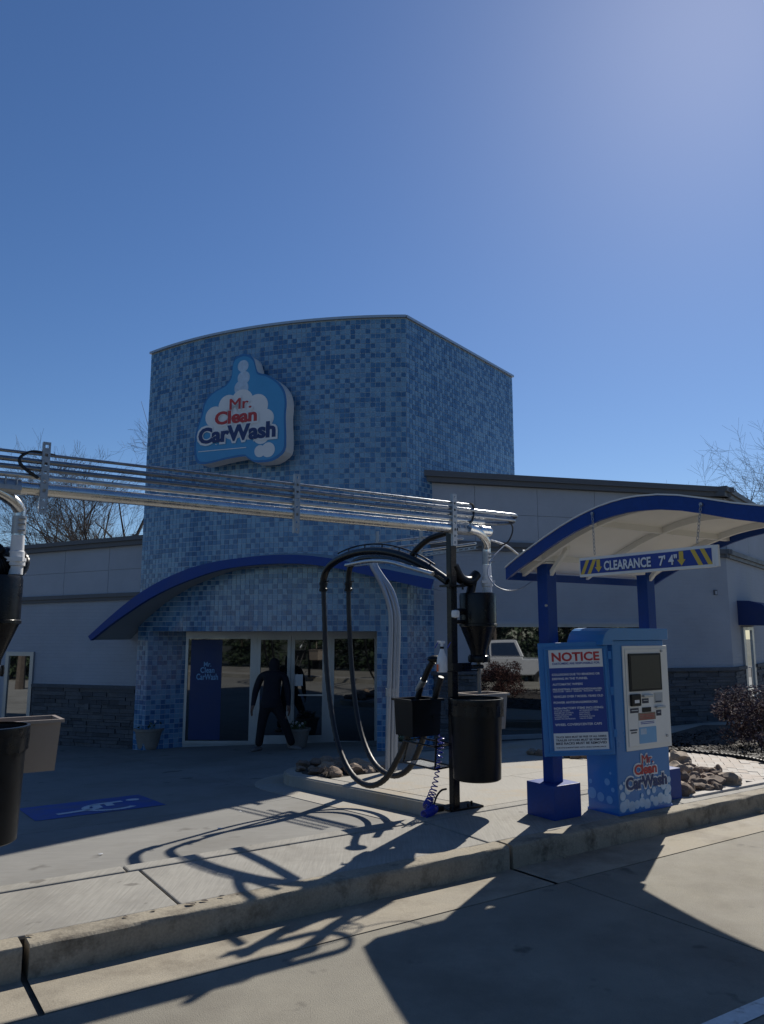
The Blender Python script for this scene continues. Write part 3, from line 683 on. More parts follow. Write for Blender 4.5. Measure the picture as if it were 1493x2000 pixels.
b = MB(); sbar(b, -.1, 14, zr(0, -.19), zr(0, -.09), zr(14, -.19), zr(14, -.09), -.3, .13); sbar(b, -.1, 14, zr(0, -.09), zr(0), zr(14, -.09), zr(14), -.35, .18); b.build('roof_fascia', M['trim'], bld)
zb_ = lambda x, d=0: b0 + bs * x + d
b = MB(); sbar(b, -.1, 14, zb_(0, -.15), zb_(0, -.08), zb_(14, -.15), zb_(14, -.08), -.1, .06); sbar(b, -.1, 14, zb_(0, -.08), zb_(0), zb_(14, -.08), zb_(14), -.1, .1); b.build('band_trim', M['trim'], bld)
jq = [.0, qx(207), qx(120), qx(20), qx(-120), qx(-300)]
for x0, x1 in zip(jq, jq[1:]):
    for f0, f1 in ((.0, .496), (.504, 1.)):
        za, zb2 = lambda f: zb_(x0) + f * (zr(x0, -.19) - zb_(x0)), lambda f: zb_(x1) + f * (zr(x1, -.19) - zb_(x1))
        b = MB(); sbar(b, x0 + .004, x1 - .004, za(f0), za(f1), zb2(f0), zb2(f1), .0, .018); b.build('wall_panel', M['eifs'], lw)
dwx = (qx(72), qx(18)); zs0 = qz(264, 1338)
b = MB(); ledgestone(b, Q1, QD, OQ, 0, dwx[0] - .02, -.75, zs0 - .09); ledgestone(b, Q1, QD, OQ, dwx[1] + .25, 14, -.75, zs0 - .12); tag(b.build('ledgestone', M['stone'], lw), kind='stuff')
b = MB(); wb(b, 0, dwx[0] - .02, zs0 - .09, zs0 - .02, 0, .085, Q1, QD, OQ); b.build('stone_cap', M['stone'][0], bld)
for k, (x0, x1, ztop) in enumerate(((dwx[0], dwx[1], qz(45, 1273)), (dwx[1] + .32, dwx[1] + 1.6, qz(45, 1273)))):
    b = MB(); zb1 = -.62
    for a0, a1, c0, c1 in ((x0, x0 + .09, zb1, ztop), (x1 - .09, x1, zb1, ztop), (x0 + .09, x1 - .09, ztop - .09, ztop), (x0 + .09, x1 - .09, zb1, zb1 + .12)): wb(b, a0, a1, c0, c1, 0, .05, Q1, QD, OQ)
    o = b.build('window', M['frame'], bld); b = MB(); wb(b, x0 + .09, x1 - .09, zb1 + .12, ztop - .09, .012, .022, Q1, QD, OQ); b.build('pane', M['wglass'], o)
b = MB(); x = qx(182); wb(b, x - .05, x + .05, .1, .22, .05, .075, Q1, QD, OQ); b.build('outlet_box', M['trim'], bld)

# ---- tower sign: a cabinet with a shaped face, lettering on suds
sA = arc_at(480); sc = arcp(sA, 0); su = tang(sA); sn = su.cross(Z); SP = sc + sn * .42
def PS(x, y): return hit(270 + x / 3.7325, 600 + y / 3.7325, SP, sn)
cab = [(770, 338), (815, 348), (846, 378), (860, 430), (880, 478), (940, 492), (1020, 540), (1070, 610), (1085, 700), (1078, 800), (1082, 950), (1072, 1050), (1000, 1112), (930, 1130), (850, 1130), (805, 1105), (770, 1088), (640, 1110), (540, 1135), (470, 1145), (425, 1128), (410, 1050), (415, 960), (430, 880), (460, 790), (482, 700), (520, 645), (570, 605), (640, 565), (682, 500), (690, 420), (712, 365)]
cp_ = smoothpath([PS(*q) for q in cab] + [PS(*cab[0])], 3)[:-1]
cen = sum(cp_, V()) / len(cp_)
tsg = thing('wall_sign', SP - sn * .4 + Z * cen.z, 'blue car wash sign cabinet with red and blue lettering on the tiled tower', 'sign')
b = MB(); b.prism(cp_, -sn * .30); sb_ = b.build('cabinet', M['white'], tsg)
b = MB(); b.face(*[b.p(q + sn * .003) for q in cp_]); b.build('face_edge', M['sky_edge'], tsg)
b = MB(); inn = [cen + (q - cen) * .955 + sn * .006 for q in cp_]; b.face(*[b.p(q) for q in inn]); b.build('face', M['sky_blue'], tsg)
def disc(b, c, r, u, v, lift, n=24):
    nn = V(u).cross(V(v)); b.face(*[b.p(V(c) + u * (r * math.cos(6.2832 * k / n)) + v * (r * math.sin(6.2832 * k / n)) + nn * lift) for k in range(n)])
b = MB(); k_ = 0
for x, y, r in [(560, 800, 80), (660, 720, 85), (760, 690, 95), (870, 720, 90), (930, 810, 70), (700, 850, 120), (820, 860, 110), (590, 900, 70), (900, 930, 70), (950, 1040, 55), (890, 1050, 45)]:
    disc(b, PS(x, y), r / 3.7325 * .0099, su, Z, .009 + .0004 * k_); k_ += 1
b.build('suds', M['pwhite'], tsg); b = MB()
for k_, (x, y, r) in enumerate([(768, 430, 46), (772, 515, 52), (755, 590, 60)]): disc(b, PS(x, y), r / 3.7325 * .0099, su, Z, .0085 - .0004 * k_)
b.build('bubbles', M['suds'], tsg)['kind'] = 'stuff'
def wordmark(parent, o, u, v, sc_, lift=.012):
    for s_, x, y, w, h, m in (('Mr.', .40, .385, .29, .135, M['red']), ('Clean', .20, .215, .57, .165, M['red']), ('CarWash', -.02, .0, 1.04, .20, M['pnavy'])):
        P = V(o) + u * (x * sc_) + v * (y * sc_)
        g = .026 * sc_
        lettering('lettering_outline', s_, P - u * g - v * g, u, v, (w * sc_ + 2 * g), h * sc_ + 2 * g, M['pwhite'], parent, bold=.03 if s_ == 'Mr.' else .10, smear=.012 if s_ == 'Mr.' else .003, lift=lift + (.001 if s_ != 'CarWash' else .0))
        lettering('lettering', s_, P, u, v, w * sc_, h * sc_, m, parent, bold=.0 if s_ == 'Mr.' else .035, smear=.016 if s_ == 'Mr.' else .004, lift=lift + .004)
p0, p1 = PS(455, 1010), PS(1005, 955)
uu = (p1 - p0); wlen = uu.dot(su); tilt = (uu.z) / wlen
U2 = (su + Z * (tilt * .6)).normalized(); V2 = sn.cross(U2) * 1
V2 = V2 if V2.z > 0 else -V2
wordmark(tsg, p0 + Z * .02, U2, V2, wlen * .98, .022)
b = MB(); a, c = PS(442, 1058), PS(790, 1026); b.obox(a + sn * .012, c - a, sn * .002, Z * .016); b.build('rule', M['pwhite'], tsg)
# ================================================================== OVERHEAD PIPE RACK
PNn = 5.58; ZP = 2.705
def strut(b, o, w, h, d, nd, slots, du_=L):      # slotted channel standing up: rails, rungs and side lips
    o = V(o); b.obox(o, du_ * (w * .30), nd * .004, Z * h); b.obox(o + du_ * (w * .70), du_ * (w * .30), nd * .004, Z * h)
    b.obox(o, du_ * .004, nd * -d, Z * h); b.obox(o + du_ * (w - .004), du_ * .004, nd * -d, Z * h)
    st = h / slots
    for k in range(slots + 1):
        z0 = max(0, k * st - st * .32); z1 = min(h, k * st + st * .32); b.obox(o + du_ * (w * .30) + Z * z0, du_ * (w * .40), nd * .004, Z * (z1 - z0))
rack = thing('pipe_rack', W(4.6, PNn, .15), 'long silver overhead vacuum pipe with thin pipes and slotted brackets', 'pipe rack')
b = MB(); l0_, l1_ = -6.0, 4.86
b.tube([W(l0_, PNn, ZP - .01), W(l1_, PNn, ZP)], .047, 20, cap=True); b.build('main_pipe', M['alu'], rack, smooth=True)
zs = [2.787, 2.842, 2.894, 2.946]; rad = [.018, .0175, .0175, .011]
for k, (z_, r_) in enumerate(zip(zs, rad)):
    nn_ = PNn - .02
    if k in (1, 2):      # turn the corner and run on across the island
        le_ = 5.42 - (.03 if k == 1 else 0); pts = [W(l0_, nn_, z_ - .012), W(4.5, nn_, z_), W(le_ - .16, nn_, z_)] + [W(le_ - .16 + .16 * math.sin(t), nn_ + .16 - .16 * math.cos(t), z_) for t in [math.pi / 2 * j / 6 for j in range(1, 7)]] 
        pts += [W(le_ - .16 + .16 * math.cos(t), nn_ + .16 + .16 * math.sin(t), z_) for t in [math.pi / 2 * j / 6 for j in range(1, 7)]] + [W(4.72, nn_ + .32, z_)]
    else: pts = [W(l0_, nn_, z_ - .012), W(4.9 if k == 0 else 4.72, nn_, z_)]
    b = MB(); b.tube(pts, r_, 10); b.build('thin_pipe', M['alu_dull'] if k == 0 else M['steel'], rack, smooth=True)
for lx in (-3.0, .94, 2.86, 4.51):
    b = MB(); strut(b, W(lx - .025, PNn - .055, 2.535), .05, .49, .03, -N, 8); sbk = b.build('slotted_bracket', M['galv'], rack)
    b = MB()
    for z_, r_ in [(ZP, .052)] + list(zip(zs, [q + .004 for q in rad])):
        b.tube([W(lx - .012, PNn - (.02 if z_ > ZP + .02 else 0), z_), W(lx + .012, PNn - (.02 if z_ > ZP + .02 else 0), z_)], r_, 12)
    b.build('pipe_clamp', M['galv'], sbk)
for lx, sgn in ((.70, 0), (4.64, 0)):
    b = MB(); b.tube([W(lx - .10, PNn, ZP), W(lx + .10, PNn, ZP)], .053, 16); b.box(0, 0, 0, 0, 0, 0) if 0 else None
    for dx_ in (-.07, 0, .07): b.tube([W(lx + dx_, PNn - .06, ZP - .028), W(lx + dx_, PNn - .06, ZP + .06)], .006, 6); b.tube([W(lx + dx_, PNn - .07, ZP - .01), W(lx + dx_, PNn - .045, ZP - .01)], .011, 6)
    b.obox(W(lx - .1, PNn - .056, ZP - .03), L * .2, N * -.012, Z * .03); b.build('coupling', M['galv'], rack, smooth=True)
b = MB(); b.tube([W(4.84, PNn, ZP), W(4.90, PNn, ZP)], .054, 18); b.tube([W(4.90, PNn, ZP), W(4.97, PNn, ZP)], .050, 18); b.ball(W(4.97, PNn, ZP), .049); b.build('end_cap', M['alu'], rack, smooth=True)
b = MB()
b.tube(smoothpath([W(4.72, PNn - .02, 2.957), W(4.76, PNn - .02, 2.95), W(4.775, PNn - .02, 2.9), W(4.74, PNn - .04, 2.80), W(4.70, PNn - .05, 2.77)], 6), .011, 6); b.build('air_hose', M['rubber'], rack, smooth=True); b = MB()
b.tube(smoothpath([W(1.0, PNn - .02, 2.945), W(.86, PNn - .02, 2.955), W(.78, PNn - .03, 2.90), W(.80, PNn - .04, 2.84), W(.9, PNn - .05, 2.77)], 6), .011, 6); b.build('air_hose', M['rubber'], rack, smooth=True); b = MB()
b.tube(smoothpath([PN(968, 1008, 5.7), PN(990, 1014, 5.7), PN(1002, 1032, 5.7), PN(993, 1058, 5.7), PN(975, 1066, 5.75)], 6), .008, 6)
b.build('air_hose', M['rubber'], rack, smooth=True)
# brace on the rack end
b = MB(); b.tube(smoothpath([W(5.66, 5.9, 2.55), W(5.4, 5.8, 2.62), W(5.1, 5.75, 2.66)], 5), .012, 6); b.build('brace', M['alu_dull'], rack, smooth=True)
LR = 6.9
far = thing('far_pipe_rack', PL(780, 1070, LR), 'thin silver pipes and slotted beams above the conduits before the tower', 'pipe rack')
for q0, q1, r_ in (((712, 1063), (905, 1041), .016), ((748, 1072), (905, 1052), .014), ((800, 1079), (930, 1061), .016)):
    b = MB(); b.tube([PL(*q0, LR), PL(*q1, LR)], r_, 8); b.build('thin_pipe', M['alu_dull'], far, smooth=True)
for q0, q1 in (((688, 1107), (775, 1097)), ((822, 1088), (930, 1073))):
    P, Q = PL(*q0, LR), PL(*q1, LR); dv = Q - P; k_ = 10
    b = MB(); b.obox(P, dv, L * .004, Z * .016); b.obox(P + Z * .034, dv, L * .004, Z * .016); b.obox(P, dv, L * .045, Z * .004); b.obox(P + Z * .046, dv, L * .045, Z * .004)
    for j in range(k_ + 1): b.obox(P + dv * (j / k_ * .97) + Z * .015, dv * .03, L * .004, Z * .02)
    b.build('slotted_beam', M['galv'], far)
for u, v0, v1 in ((738, 1064, 1038), (823, 1086, 1036)):
    P, Q = PL(u, v0, LR), PL(u, v1, LR); b = MB(); strut(b, P - L * .03, .045, Q.z - P.z, .03, -L, 5, -N); b.build('slotted_bracket', M['galv'], far)
# loop of wire from the rack to the pay canopy
b = MB(); b.tube(smoothpath([PN(985, 1066, 5.7), PN(962, 1090, 5.6), PN(953, 1118, 5.5), PN(966, 1142, 5.4), PN(990, 1153, 5.35), PN(1015, 1150, 5.3), PN(1040, 1135, 5.25), PN(1058, 1119, 5.2)], 6), .0055, 6)
tag(b.build('wire_loop', M['pipe_grey'], at=PN(962, 1090, 5.6)), 'grey cable looping from the pipe rack to the blue canopy post', 'cable')

# ================================================================== VACUUM STATION
CL, CN = 4.62, 5.72
vac = thing('vacuum_station', W(CL, CN, .155), 'black vacuum post with arched boom, two hanging hoses and cyclone separator beside the kerb', 'vacuum station', 'vacuum stations under the pipe rack')
b = MB(ln).box(CL - .036, CL + .036, CN - .036, CN + .036, .155, 2.70); b.build('post', M['black'], vac, bevel=.006)
b = MB(ln).box(CL - .13, CL + .26, CN - .1, CN + .12, .155, .172); 
for x_, y_ in ((-.1, -.07), (.1, -.07), (.1, .09), (.2, 0)): b.tube([W(CL + x_, CN + y_, .17), W(CL + x_, CN + y_, .2)], .011, 6)
b.build('base_plate', M['black'], vac)
b = MB(ln).box(CL - .09, CL + .11, CN - .075, CN + .075, 2.165, 2.185)
for x_ in (-.075, .0, .085): b.tube([W(CL + x_, CN - .06, 2.14), W(CL + x_, CN - .06, 2.205)], .01, 6)
b.build('flange', M['black'], vac)
zt_ = lambda u, v, l: PL(u, v, l)
BL_ = 4.60
boom = smoothpath([PL(877, 1137, BL_), PL(850, 1118, BL_), PL(820, 1099, BL_), PL(780, 1083, BL_), PL(740, 1076, BL_), PL(700, 1079, BL_), PL(665, 1091, BL_), PL(642, 1108, BL_), PL(633, 1128, BL_), PL(632, 1146, BL_)], 6)
b = MB(); b.tube(boom, .042, 12); bo = b.build('boom', M['black'], vac, smooth=True)
b = MB(); rail = [q + Z * .075 for q in boom[6:38]]; b.tube(rail, .009, 6)
for k in range(2, len(rail), 5): b.tube([rail[k], rail[k] - Z * .05], .008, 6)
b.build('boom_rail', M['black'], bo, smooth=True)
b2 = smoothpath([PL(860, 1124, 4.66), PL(820, 1108, 4.78), PL(780, 1096, 4.86), PL(740, 1089, 4.92), PL(705, 1092, 4.95), PL(688, 1102, 4.95), PL(682, 1118, 4.95), PL(681, 1146, 4.95)], 6)
b = MB(); b.tube(b2, .036, 12); b.build('boom', M['black'], vac, smooth=True)
b = MB(); b.tube(smoothpath([PL(846, 1121, BL_ - .12), PL(800, 1108, BL_ - .12), PL(760, 1097, BL_ - .12), PL(720, 1096, BL_ - .12), PL(676, 1104, BL_ - .12)], 6), .022, 10); tb = b.build('boom_tube', M['alu_dull'], vac, smooth=True)
b = MB(); b.tube(smoothpath([PL(800, 1092, BL_), PL(815, 1072, BL_ + .03), PL(840, 1052, BL_ + .07), PL(875, 1040, BL_ + .1)], 6), .03, 10); b.build('branch_pipe', M['black'], vac, smooth=True)
h1 = smoothpath([PL(632, 1140, BL_), PL(634, 1200, BL_), PL(638, 1300, BL_), PL(648, 1390, BL_ - .02), PL(663, 1460, BL_ - .05), PL(688, 1512, BL_ - .08), PL(720, 1534, BL_ - .1), PL(752, 1522, BL_ - .1), PL(778, 1480, BL_ - .08), PL(797, 1435, BL_ - .05), PL(812, 1380, 4.56), PL(824, 1335, 4.55)], 10)
h2 = smoothpath([PL(681, 1140, 4.95), PL(682, 1200, 4.95), PL(687, 1300, 4.95), PL(697, 1390, 4.92), PL(712, 1450, 4.88), PL(735, 1495, 4.82), PL(768, 1515, 4.76), PL(798, 1502, 4.72), PL(818, 1465, 4.70), PL(832, 1425, 4.68), PL(848, 1370, 4.67), PL(862, 1322, 4.68)], 10)
for hh in (h1, h2):
    b = MB(); b.tube(hh, [.0285 + .0028 * (k % 2) for k in range(len(hh))], 10); ho = b.build('hose', M['rubber'], vac, smooth=True)
    b = MB(); q = hh[0]; b.lathe([(.045, -.075), (.05, -.07), (.05, -.04), (.043, -.035), (.043, .0), (.05, .005), (.05, .035), (.04, .04)], q - Z * .02, 16); b.tube([q + V((.03, -.03, .02)), q + V((.07, -.05, .03))], .008, 6); b.build('hose_cuff', M['black_pl'], ho, smooth=True)
# nozzles
b = MB(); p0, p1 = PL(817, 1348, 4.55), PL(828, 1328, 4.55); d = (p1 - p0).normalized(); b.tube([p0, p1], .036, 12); b.build('nozzle_sleeve', M['galv'], vac, smooth=True)
b = MB(); b.tube(smoothpath([p1, PL(838, 1305, 4.56), PL(846, 1292, 4.57)], 4), [.03] * 8 + [.034], 10); b.ball(PL(852, 1287, 4.57), (.085, .07, .037)); b.build('nozzle', M['black_pl'], vac, smooth=True)
# cyclone separator on the post
cy = PN(934, 1200, 5.70); cyc = V((cy.x, cy.y, 0)); zc = lambda v: PN(934, v, 5.70).z
b = MB(); b.lathe([(.05, zc(1294)), (.095, zc(1292)), (.095, zc(1281)), (.078, zc(1279)), (.08, zc(1272)), (.172, zc(1224)), (.184, zc(1223)), (.184, zc(1219)), (.177, zc(1218)), (.178, zc(1164)), (.172, zc(1159)), (.03, zc(1157))], cyc, 28); cyo = b.build('cyclone', M['black'], vac, smooth=True)
b = MB(); b.lathe([(.1, zc(1293)), (.104, zc(1290)), (.104, zc(1283)), (.1, zc(1281))], cyc, 20)
for a_ in range(5): b.tube([cyc + V((.1 * math.cos(a_ * 1.256), .1 * math.sin(a_ * 1.256), zc(1294))), cyc + V((.1 * math.cos(a_ * 1.256), .1 * math.sin(a_ * 1.256), zc(1279)))], .009, 6)
b.build('cyclone_flange', M['black_pl'], cyo, smooth=True)
b = MB(); b.tube([W(CL + .04, CN, zc(1195)), cyc + Z * zc(1195)], .03, 8); b.tube([W(CL + .04, CN, zc(1215)), cyc + Z * zc(1215)], .02, 8); b.build('cyclone_arm', M['black'], vac)
b = MB(); gp = PN(890, 1199, 5.62); b.lathe([(.002, -.038), (.036, -.03), (.04, 0), (.036, .03), (.002, .038)], gp, 14); b.build('gauge', M['pvc'], vac, smooth=True)
px = PN(952, 1140, 5.70); pxy = V((px.x, px.y, 0)); zz = lambda v: PN(952, v, 5.70).z
b = MB(); b.lathe([(.046, zz(1157)), (.046, zz(1146)), (.057, zz(1145)), (.057, zz(1140)), (.062, zz(1139)), (.062, zz(1135)), (.05, zz(1134)), (.05, zz(1126)), (.044, zz(1125)), (.042, zz(1104))], pxy, 18); b.obox(pxy + V((-.06, -.06, zz(1140))), V((.13, 0, 0)), V((0, .02, 0)), Z * .03); b.build('fitting', M['pvc'], vac, smooth=True)
b = MB(); b.tube([pxy + Z * zz(1106), pxy + Z * zz(1070)] + smoothpath([pxy + Z * zz(1070), PN(950, 1058, 5.64), PN(942, 1046, 5.58), PN(930, 1037, 5.53), PN(916, 1032, 5.52)], 5)[1:], .041, 16); el = b.build('elbow_pipe', M['alu'], vac, smooth=True)
b = MB(); b.lathe([(.045, zz(1102)), (.045, zz(1078))], pxy, 16)
for v_ in (1083, 1090, 1098): b.tube([pxy + V((.02, -.05, zz(v_))), pxy + V((.07, -.05, zz(v_)))], .008, 6)
b.build('pipe_sleeve', M['galv'], el, smooth=True)
b = MB(); b.tube(smoothpath([W(CL + .03, CN, zc(1108)), PN(900, 1130, 5.72), PN(918, 1135, 5.74), PN(931, 1122, 5.76)], 6), .05, 12); b.tube([PN(925, 1128, 5.78), PN(919, 1160, 5.76)], .045, 10); b.build('inlet_elbow', M['black_pl'], vac, smooth=True)
b = MB(); b.tube([cyc + Z * zc(1294), cyc + Z * zc(1356)], .018, 10); b.build('drain_tube', M['clear_bin'], vac, smooth=True)
# arm with clamp
b = MB(); a0 = PN(866, 1300, 5.66); b.obox(W(CL - .15, CN - .07, a0.z - .06), L * .40, N * .03, Z * .012); b.obox(W(CL - .06, CN - .08, a0.z - .05), L * .22, N * .03, Z * .07)
for x_ in (.07, .1, .13): 
    for z_ in (-.03, .0): b.tube([W(CL + x_, CN - .095, a0.z + z_), W(CL + x_, CN - .07, a0.z + z_)], .007, 6)
b.tube([W(CL + .16, CN - .065, a0.z - .02), W(CL + .31, CN - .065, a0.z - .02)], .02, 8); b.build('holder_arm', M['black'], vac)
# mesh shelf frame
b = MB(); x0, x1, n0, n1 = CL - .16, CL + .05, 5.80, 6.30
for z_ in (.50, .70):
    b.tube([W(x0, n0, z_), W(x1, n0, z_ + .01), W(x1, n1, z_ + .01), W(x0, n1, z_), W(x0, n0, z_)], .009, 6)
b.tube([W(x0, n1, .50), W(x0 + .05, n1 - .05, .78)], .01, 6); b.tube([W(x0, n0, .50), W(x0 + .02, n0, .78)], .01, 6); b.tube([W(x1, n0, .5), W(CL, CN, .5)], .012, 6); b.tube([W(x1, n0, .7), W(CL, CN, .7)], .012, 6)
shf = b.build('shelf_frame', M['black'], vac)
b = MB()
for k in range(26): b.tube([W(x0, n0 + (n1 - n0) * k / 25, .50), W(x1, n0 + (n1 - n0) * k / 25, .505)], .0022, 4, cap=False)
for k in range(9): b.tube([W(x0 + (x1 - x0) * k / 8, n0, .50), W(x0 + (x1 - x0) * k / 8, n1, .50)], .0022, 4, cap=False)
b.build('mesh_shelf', M['galv'], shf)
b = MB(ln).box(CL - .06, CL + .05, CN - .09, CN - .05, .45, .56); b.build('bracket', M['black'], vac)

# tool bin: open black box on the post
def open_box(b, x0, x1, y0, y1, z0, z1, taper=.02, t=.008, lip=.02, T=ln):
    b.T = T
    o = [b.p(x, y, z0) for x, y in ((x0 + taper, y0 + taper), (x1 - taper, y0 + taper), (x1 - taper, y1 - taper), (x0 + taper, y1 - taper))]
    p_ = [b.p(x, y, z1) for x, y in ((x0, y0), (x1, y0), (x1, y1), (x0, y1))]
    q = [b.p(x, y, z1) for x, y in ((x0 - lip, y0 - lip), (x1 + lip, y0 - lip), (x1 + lip, y1 + lip), (x0 - lip, y1 + lip))]
    q2 = [b.p(x, y, z1 + .022) for x, y in ((x0 - lip, y0 - lip), (x1 + lip, y0 - lip), (x1 + lip, y1 + lip), (x0 - lip, y1 + lip))]
    r = [b.p(x, y, z1 + .022) for x, y in ((x0 + t, y0 + t), (x1 - t, y0 + t), (x1 - t, y1 - t), (x0 + t, y1 - t))]
    s_ = [b.p(x, y, z0 + t) for x, y in ((x0 + t + taper, y0 + t + taper), (x1 - t - taper, y0 + t + taper), (x1 - t - taper, y1 - t - taper), (x0 + t + taper, y1 - t - taper))]
    b.face(*o[::-1]); b.face(*s_)
    for A, B in ((o, p_), (p_, q), (q, q2), (q2, r), (r, s_)):
        for k in range(4): b.face(A[k], A[(k + 1) % 4], B[(k + 1) % 4], B[k])
    return b
ca, cb_, cc = LN(PN(806, 1440, 6.0)), LN(PN(863, 1440, 6.0)), LN(PL(776, 1438, LN(PN(806, 1440, 6.0)).x))
zt0, zt1 = PN(806, 1441, 6.0).z, PN(806, 1372, 6.0).z
b = open_box(MB(), ca.x, cb_.x, 6.0, 6.0 + .30, zt0, zt1, .012)
tbx = tag(b.build('tool_bin', M['black_pl'], at=W(ca.x, 6.0, zt0)), 'open black box bin hung on the vacuum post holding the nozzles', 'bin', 'bins on the vacuum posts')
# trash bin with bag
tb_c = PN(931, 1440, 5.50); tc_ = V((tb_c.x, tb_c.y, 0)); z0, z1 = PN(931, 1522, 5.5).z, PN(931, 1366, 5.5).z
trash = thing('trash_bin', tc_ + Z * z0, 'tall round black trash bin with a liner mounted at the vacuum post', 'trash bin', 'trash bins at the vacuum posts')
b = MB(); b.lathe([(.2, z0), (.215, z0 + .01), (.235, z1 - .02), (.235, z1), (.225, z1), (.2, z0 + .3), (.01, z0 + .28)], tc_, 36, cap=False); b.face(*[b.p(tc_ + V((.2 * math.cos(-k * .1745), .2 * math.sin(-k * .1745), z0))) for k in range(36)]); b.build('body', M['black_pl'], trash, smooth=True)
b = MB(); b.lathe([(.232, z1 - .05), (.246, z1 - .045), (.252, z1), (.25, z1 + .012), (.232, z1 + .014)], tc_, 36, cap=False); b.build('rim', M['black'], trash, smooth=True)
b = MB(); nn_ = 48; rings = []
for j in range(4): rings.append([b.p(tc_ + V(((.243 + .006 * math.sin(k * 2.3 + j) + .004 * random.random()) * math.cos(6.2832 * k / nn_), (.243 + .006 * math.sin(k * 2.3 + j) + .004 * random.random()) * math.sin(6.2832 * k / nn_), z1 - .01 - .04 * j - (.02 * random.random() if j == 3 else 0)))) for k in range(nn_)])
for A_, B_ in zip(rings, rings[1:]):
    for k in range(nn_): b.face(A_[k], B_[k], B_[(k + 1) % nn_], A_[(k + 1) % nn_])
b.build('liner', M['black'], trash, smooth=True)
b = MB(); b.obox(W(CL + .03, CN - .04, (z0 + z1) / 2), L * .15, N * -.04, Z * .05); b.build('mount', M['black'], trash)
# pale bin behind
pb = LN(PN(985, 1400, 5.95)); za, zb2 = PN(985, 1424, 5.95).z, PN(985, 1358, 5.95).z
b = open_box(MB(), pb.x - .36, pb.x + .05, 5.95, 6.25, za, zb2, .02)
pale = tag(b.build('towel_bin', M['clear_bin'], at=W(pb.x - .1, 6.1, za)), 'tan grey open towel bin behind the black trash bin', 'bin', 'pale towel bins on the vacuum posts')
# spray bottle
sp = PN(864, 1300, 5.68); r_ = .001; sz = PN(864, 1306, 5.68).z; sc2 = V((sp.x, sp.y, 0)); q = lambda v: PN(864, v, 5.68).z
bot = thing('spray_bottle', sc2 + Z * sz, 'white spray bottle with an orange label standing on the holder arm', 'bottle')
b = MB(); b.lathe([(.045, q(1313)), (.048, q(1310)), (.048, q(1290)), (.044, q(1284)), (.026, q(1274)), (.018, q(1268)), (.016, q(1264))], sc2, 16); b.build('body', M['pvc'], bot, smooth=True)
b = MB(); b.lathe([(.019, q(1267)), (.019, q(1263))], sc2, 12); b.build('collar', M['black_pl'], bot)
b = MB(); b.lathe([(.015, q(1263)), (.014, q(1256))], sc2, 10); b.obox(sc2 + V((-.045, -.012, q(1257))), V((.075, 0, 0)), V((0, .024, 0)), Z * .024); b.build('spray_head', M['pvc'], bot, bevel=.004)
for dx_ in (-.055, .06):
    b = MB(); b.tube([sc2 + V((dx_ + .02, -.01, q(1254))), sc2 + V((dx_ - .012, -.01, q(1266)))], .0045, 6); b.build('trigger', M['coil'], bot)
b = MB(); b.obox(sc2 + V((-.055, -.05, q(1311))), V((.018, 0, 0)), V((0, .006, 0)), Z * (q(1297) - q(1311))); b.build('label_strip', M['orange'], bot)
# resample so every turn has enough points
def coil(spine_pts, turns, rfun, tube_r, per=14):
    sp_ = smoothpath(spine_pts, 30); n = int(turns * per); out = []
    for k in range(n + 1):
        f = k / n; i = f * (len(sp_) - 1); j = min(int(i), len(sp_) - 2); c = sp_[j].lerp(sp_[j + 1], i - j); t = (sp_[j + 1] - sp_[j]).normalized()
        u = t.orthogonal().normalized(); w = t.cross(u); a_ = f * turns * 6.2832; r_ = rfun(f); out.append(c + (u * math.cos(a_) + w * math.sin(a_)) * r_)
    return out
b = MB(); b.tube(coil([PN(863, 1436, 5.82), PN(859, 1470, 5.80), PN(855, 1505, 5.78), PN(848, 1540, 5.76), PN(840, 1562, 5.73)], 15, lambda f: .026 + .006 * math.sin(f * 9), 1), .0055, 6)
ch_ = tag(b.build('air_hose', M['coil'], at=W(4.3, 5.7, .16), smooth=True), 'bright blue coiled air hose hanging from the post to the ground', 'hose')
g0 = W(4.34, 5.70, .19)
b = MB(); b.tube(coil([PN(840, 1562, 5.73), PN(834, 1575, 5.70), W(4.34, 5.66, .20), W(4.26, 5.62, .185), W(4.18, 5.60, .18)], 22, lambda f: .032, 1), .0055, 6); b.build('loose_coils', M['coil'], ch_, smooth=True)
b = MB(ln).box(4.38, 4.47, 5.68, 5.76, .155, .205); fp = tag(b.build('foot_block', M['black_pl'], at=W(4.42, 5.72, .155), bevel=.01), 'small black block on the kerb beside the blue coiled hose', 'block')
# black cable at the post foot
b = MB(); b.tube(smoothpath([PN(872, 1541, 5.70), PN(862, 1544, 5.68), PN(853, 1556, 5.67), PN(848, 1572, 5.66)], 5), .009, 6); b.build('cable', M['rubber'], vac, smooth=True)

# second station, mostly out of frame on the left
DLL = None
tgt = 46.
lo = -6.
def pjx(p): 
    q = p - CAM; return CX + F * q.dot(RT) / q.dot(FW)
best = min((abs(max(pjx(W(cyl, 5.70, 2.0) + V((.178 * math.cos(a_), .178 * math.sin(a_), 0))) for a_ in [k * .2 for k in range(32)]) - tgt), cyl) for cyl in [-.5 + .01 * k for k in range(250)])
DLL = best[1] - LN(cy).x
def pjright(p, r): return max(pjx(p + V((r * math.cos(a_), r * math.sin(a_), 0))) for a_ in [k * .2 for k in range(32)])
for src, lab in ((vac, 'black vacuum post with cyclone separator and hoses beside the blue parking symbol'), (trash, 'tall round black trash bin with a liner close to the blue parking symbol')):
    c = copy_tree(src); c.location = c.location + L * DLL; c['label'] = lab
    if src is trash:
        q = min((abs(pjright(W(x, 5.62, 1.0), .245) - 56), x) for x in [-.5 + .01 * k for k in range(250)])[1]; c.location = W(q, 5.62, trash.location.z)
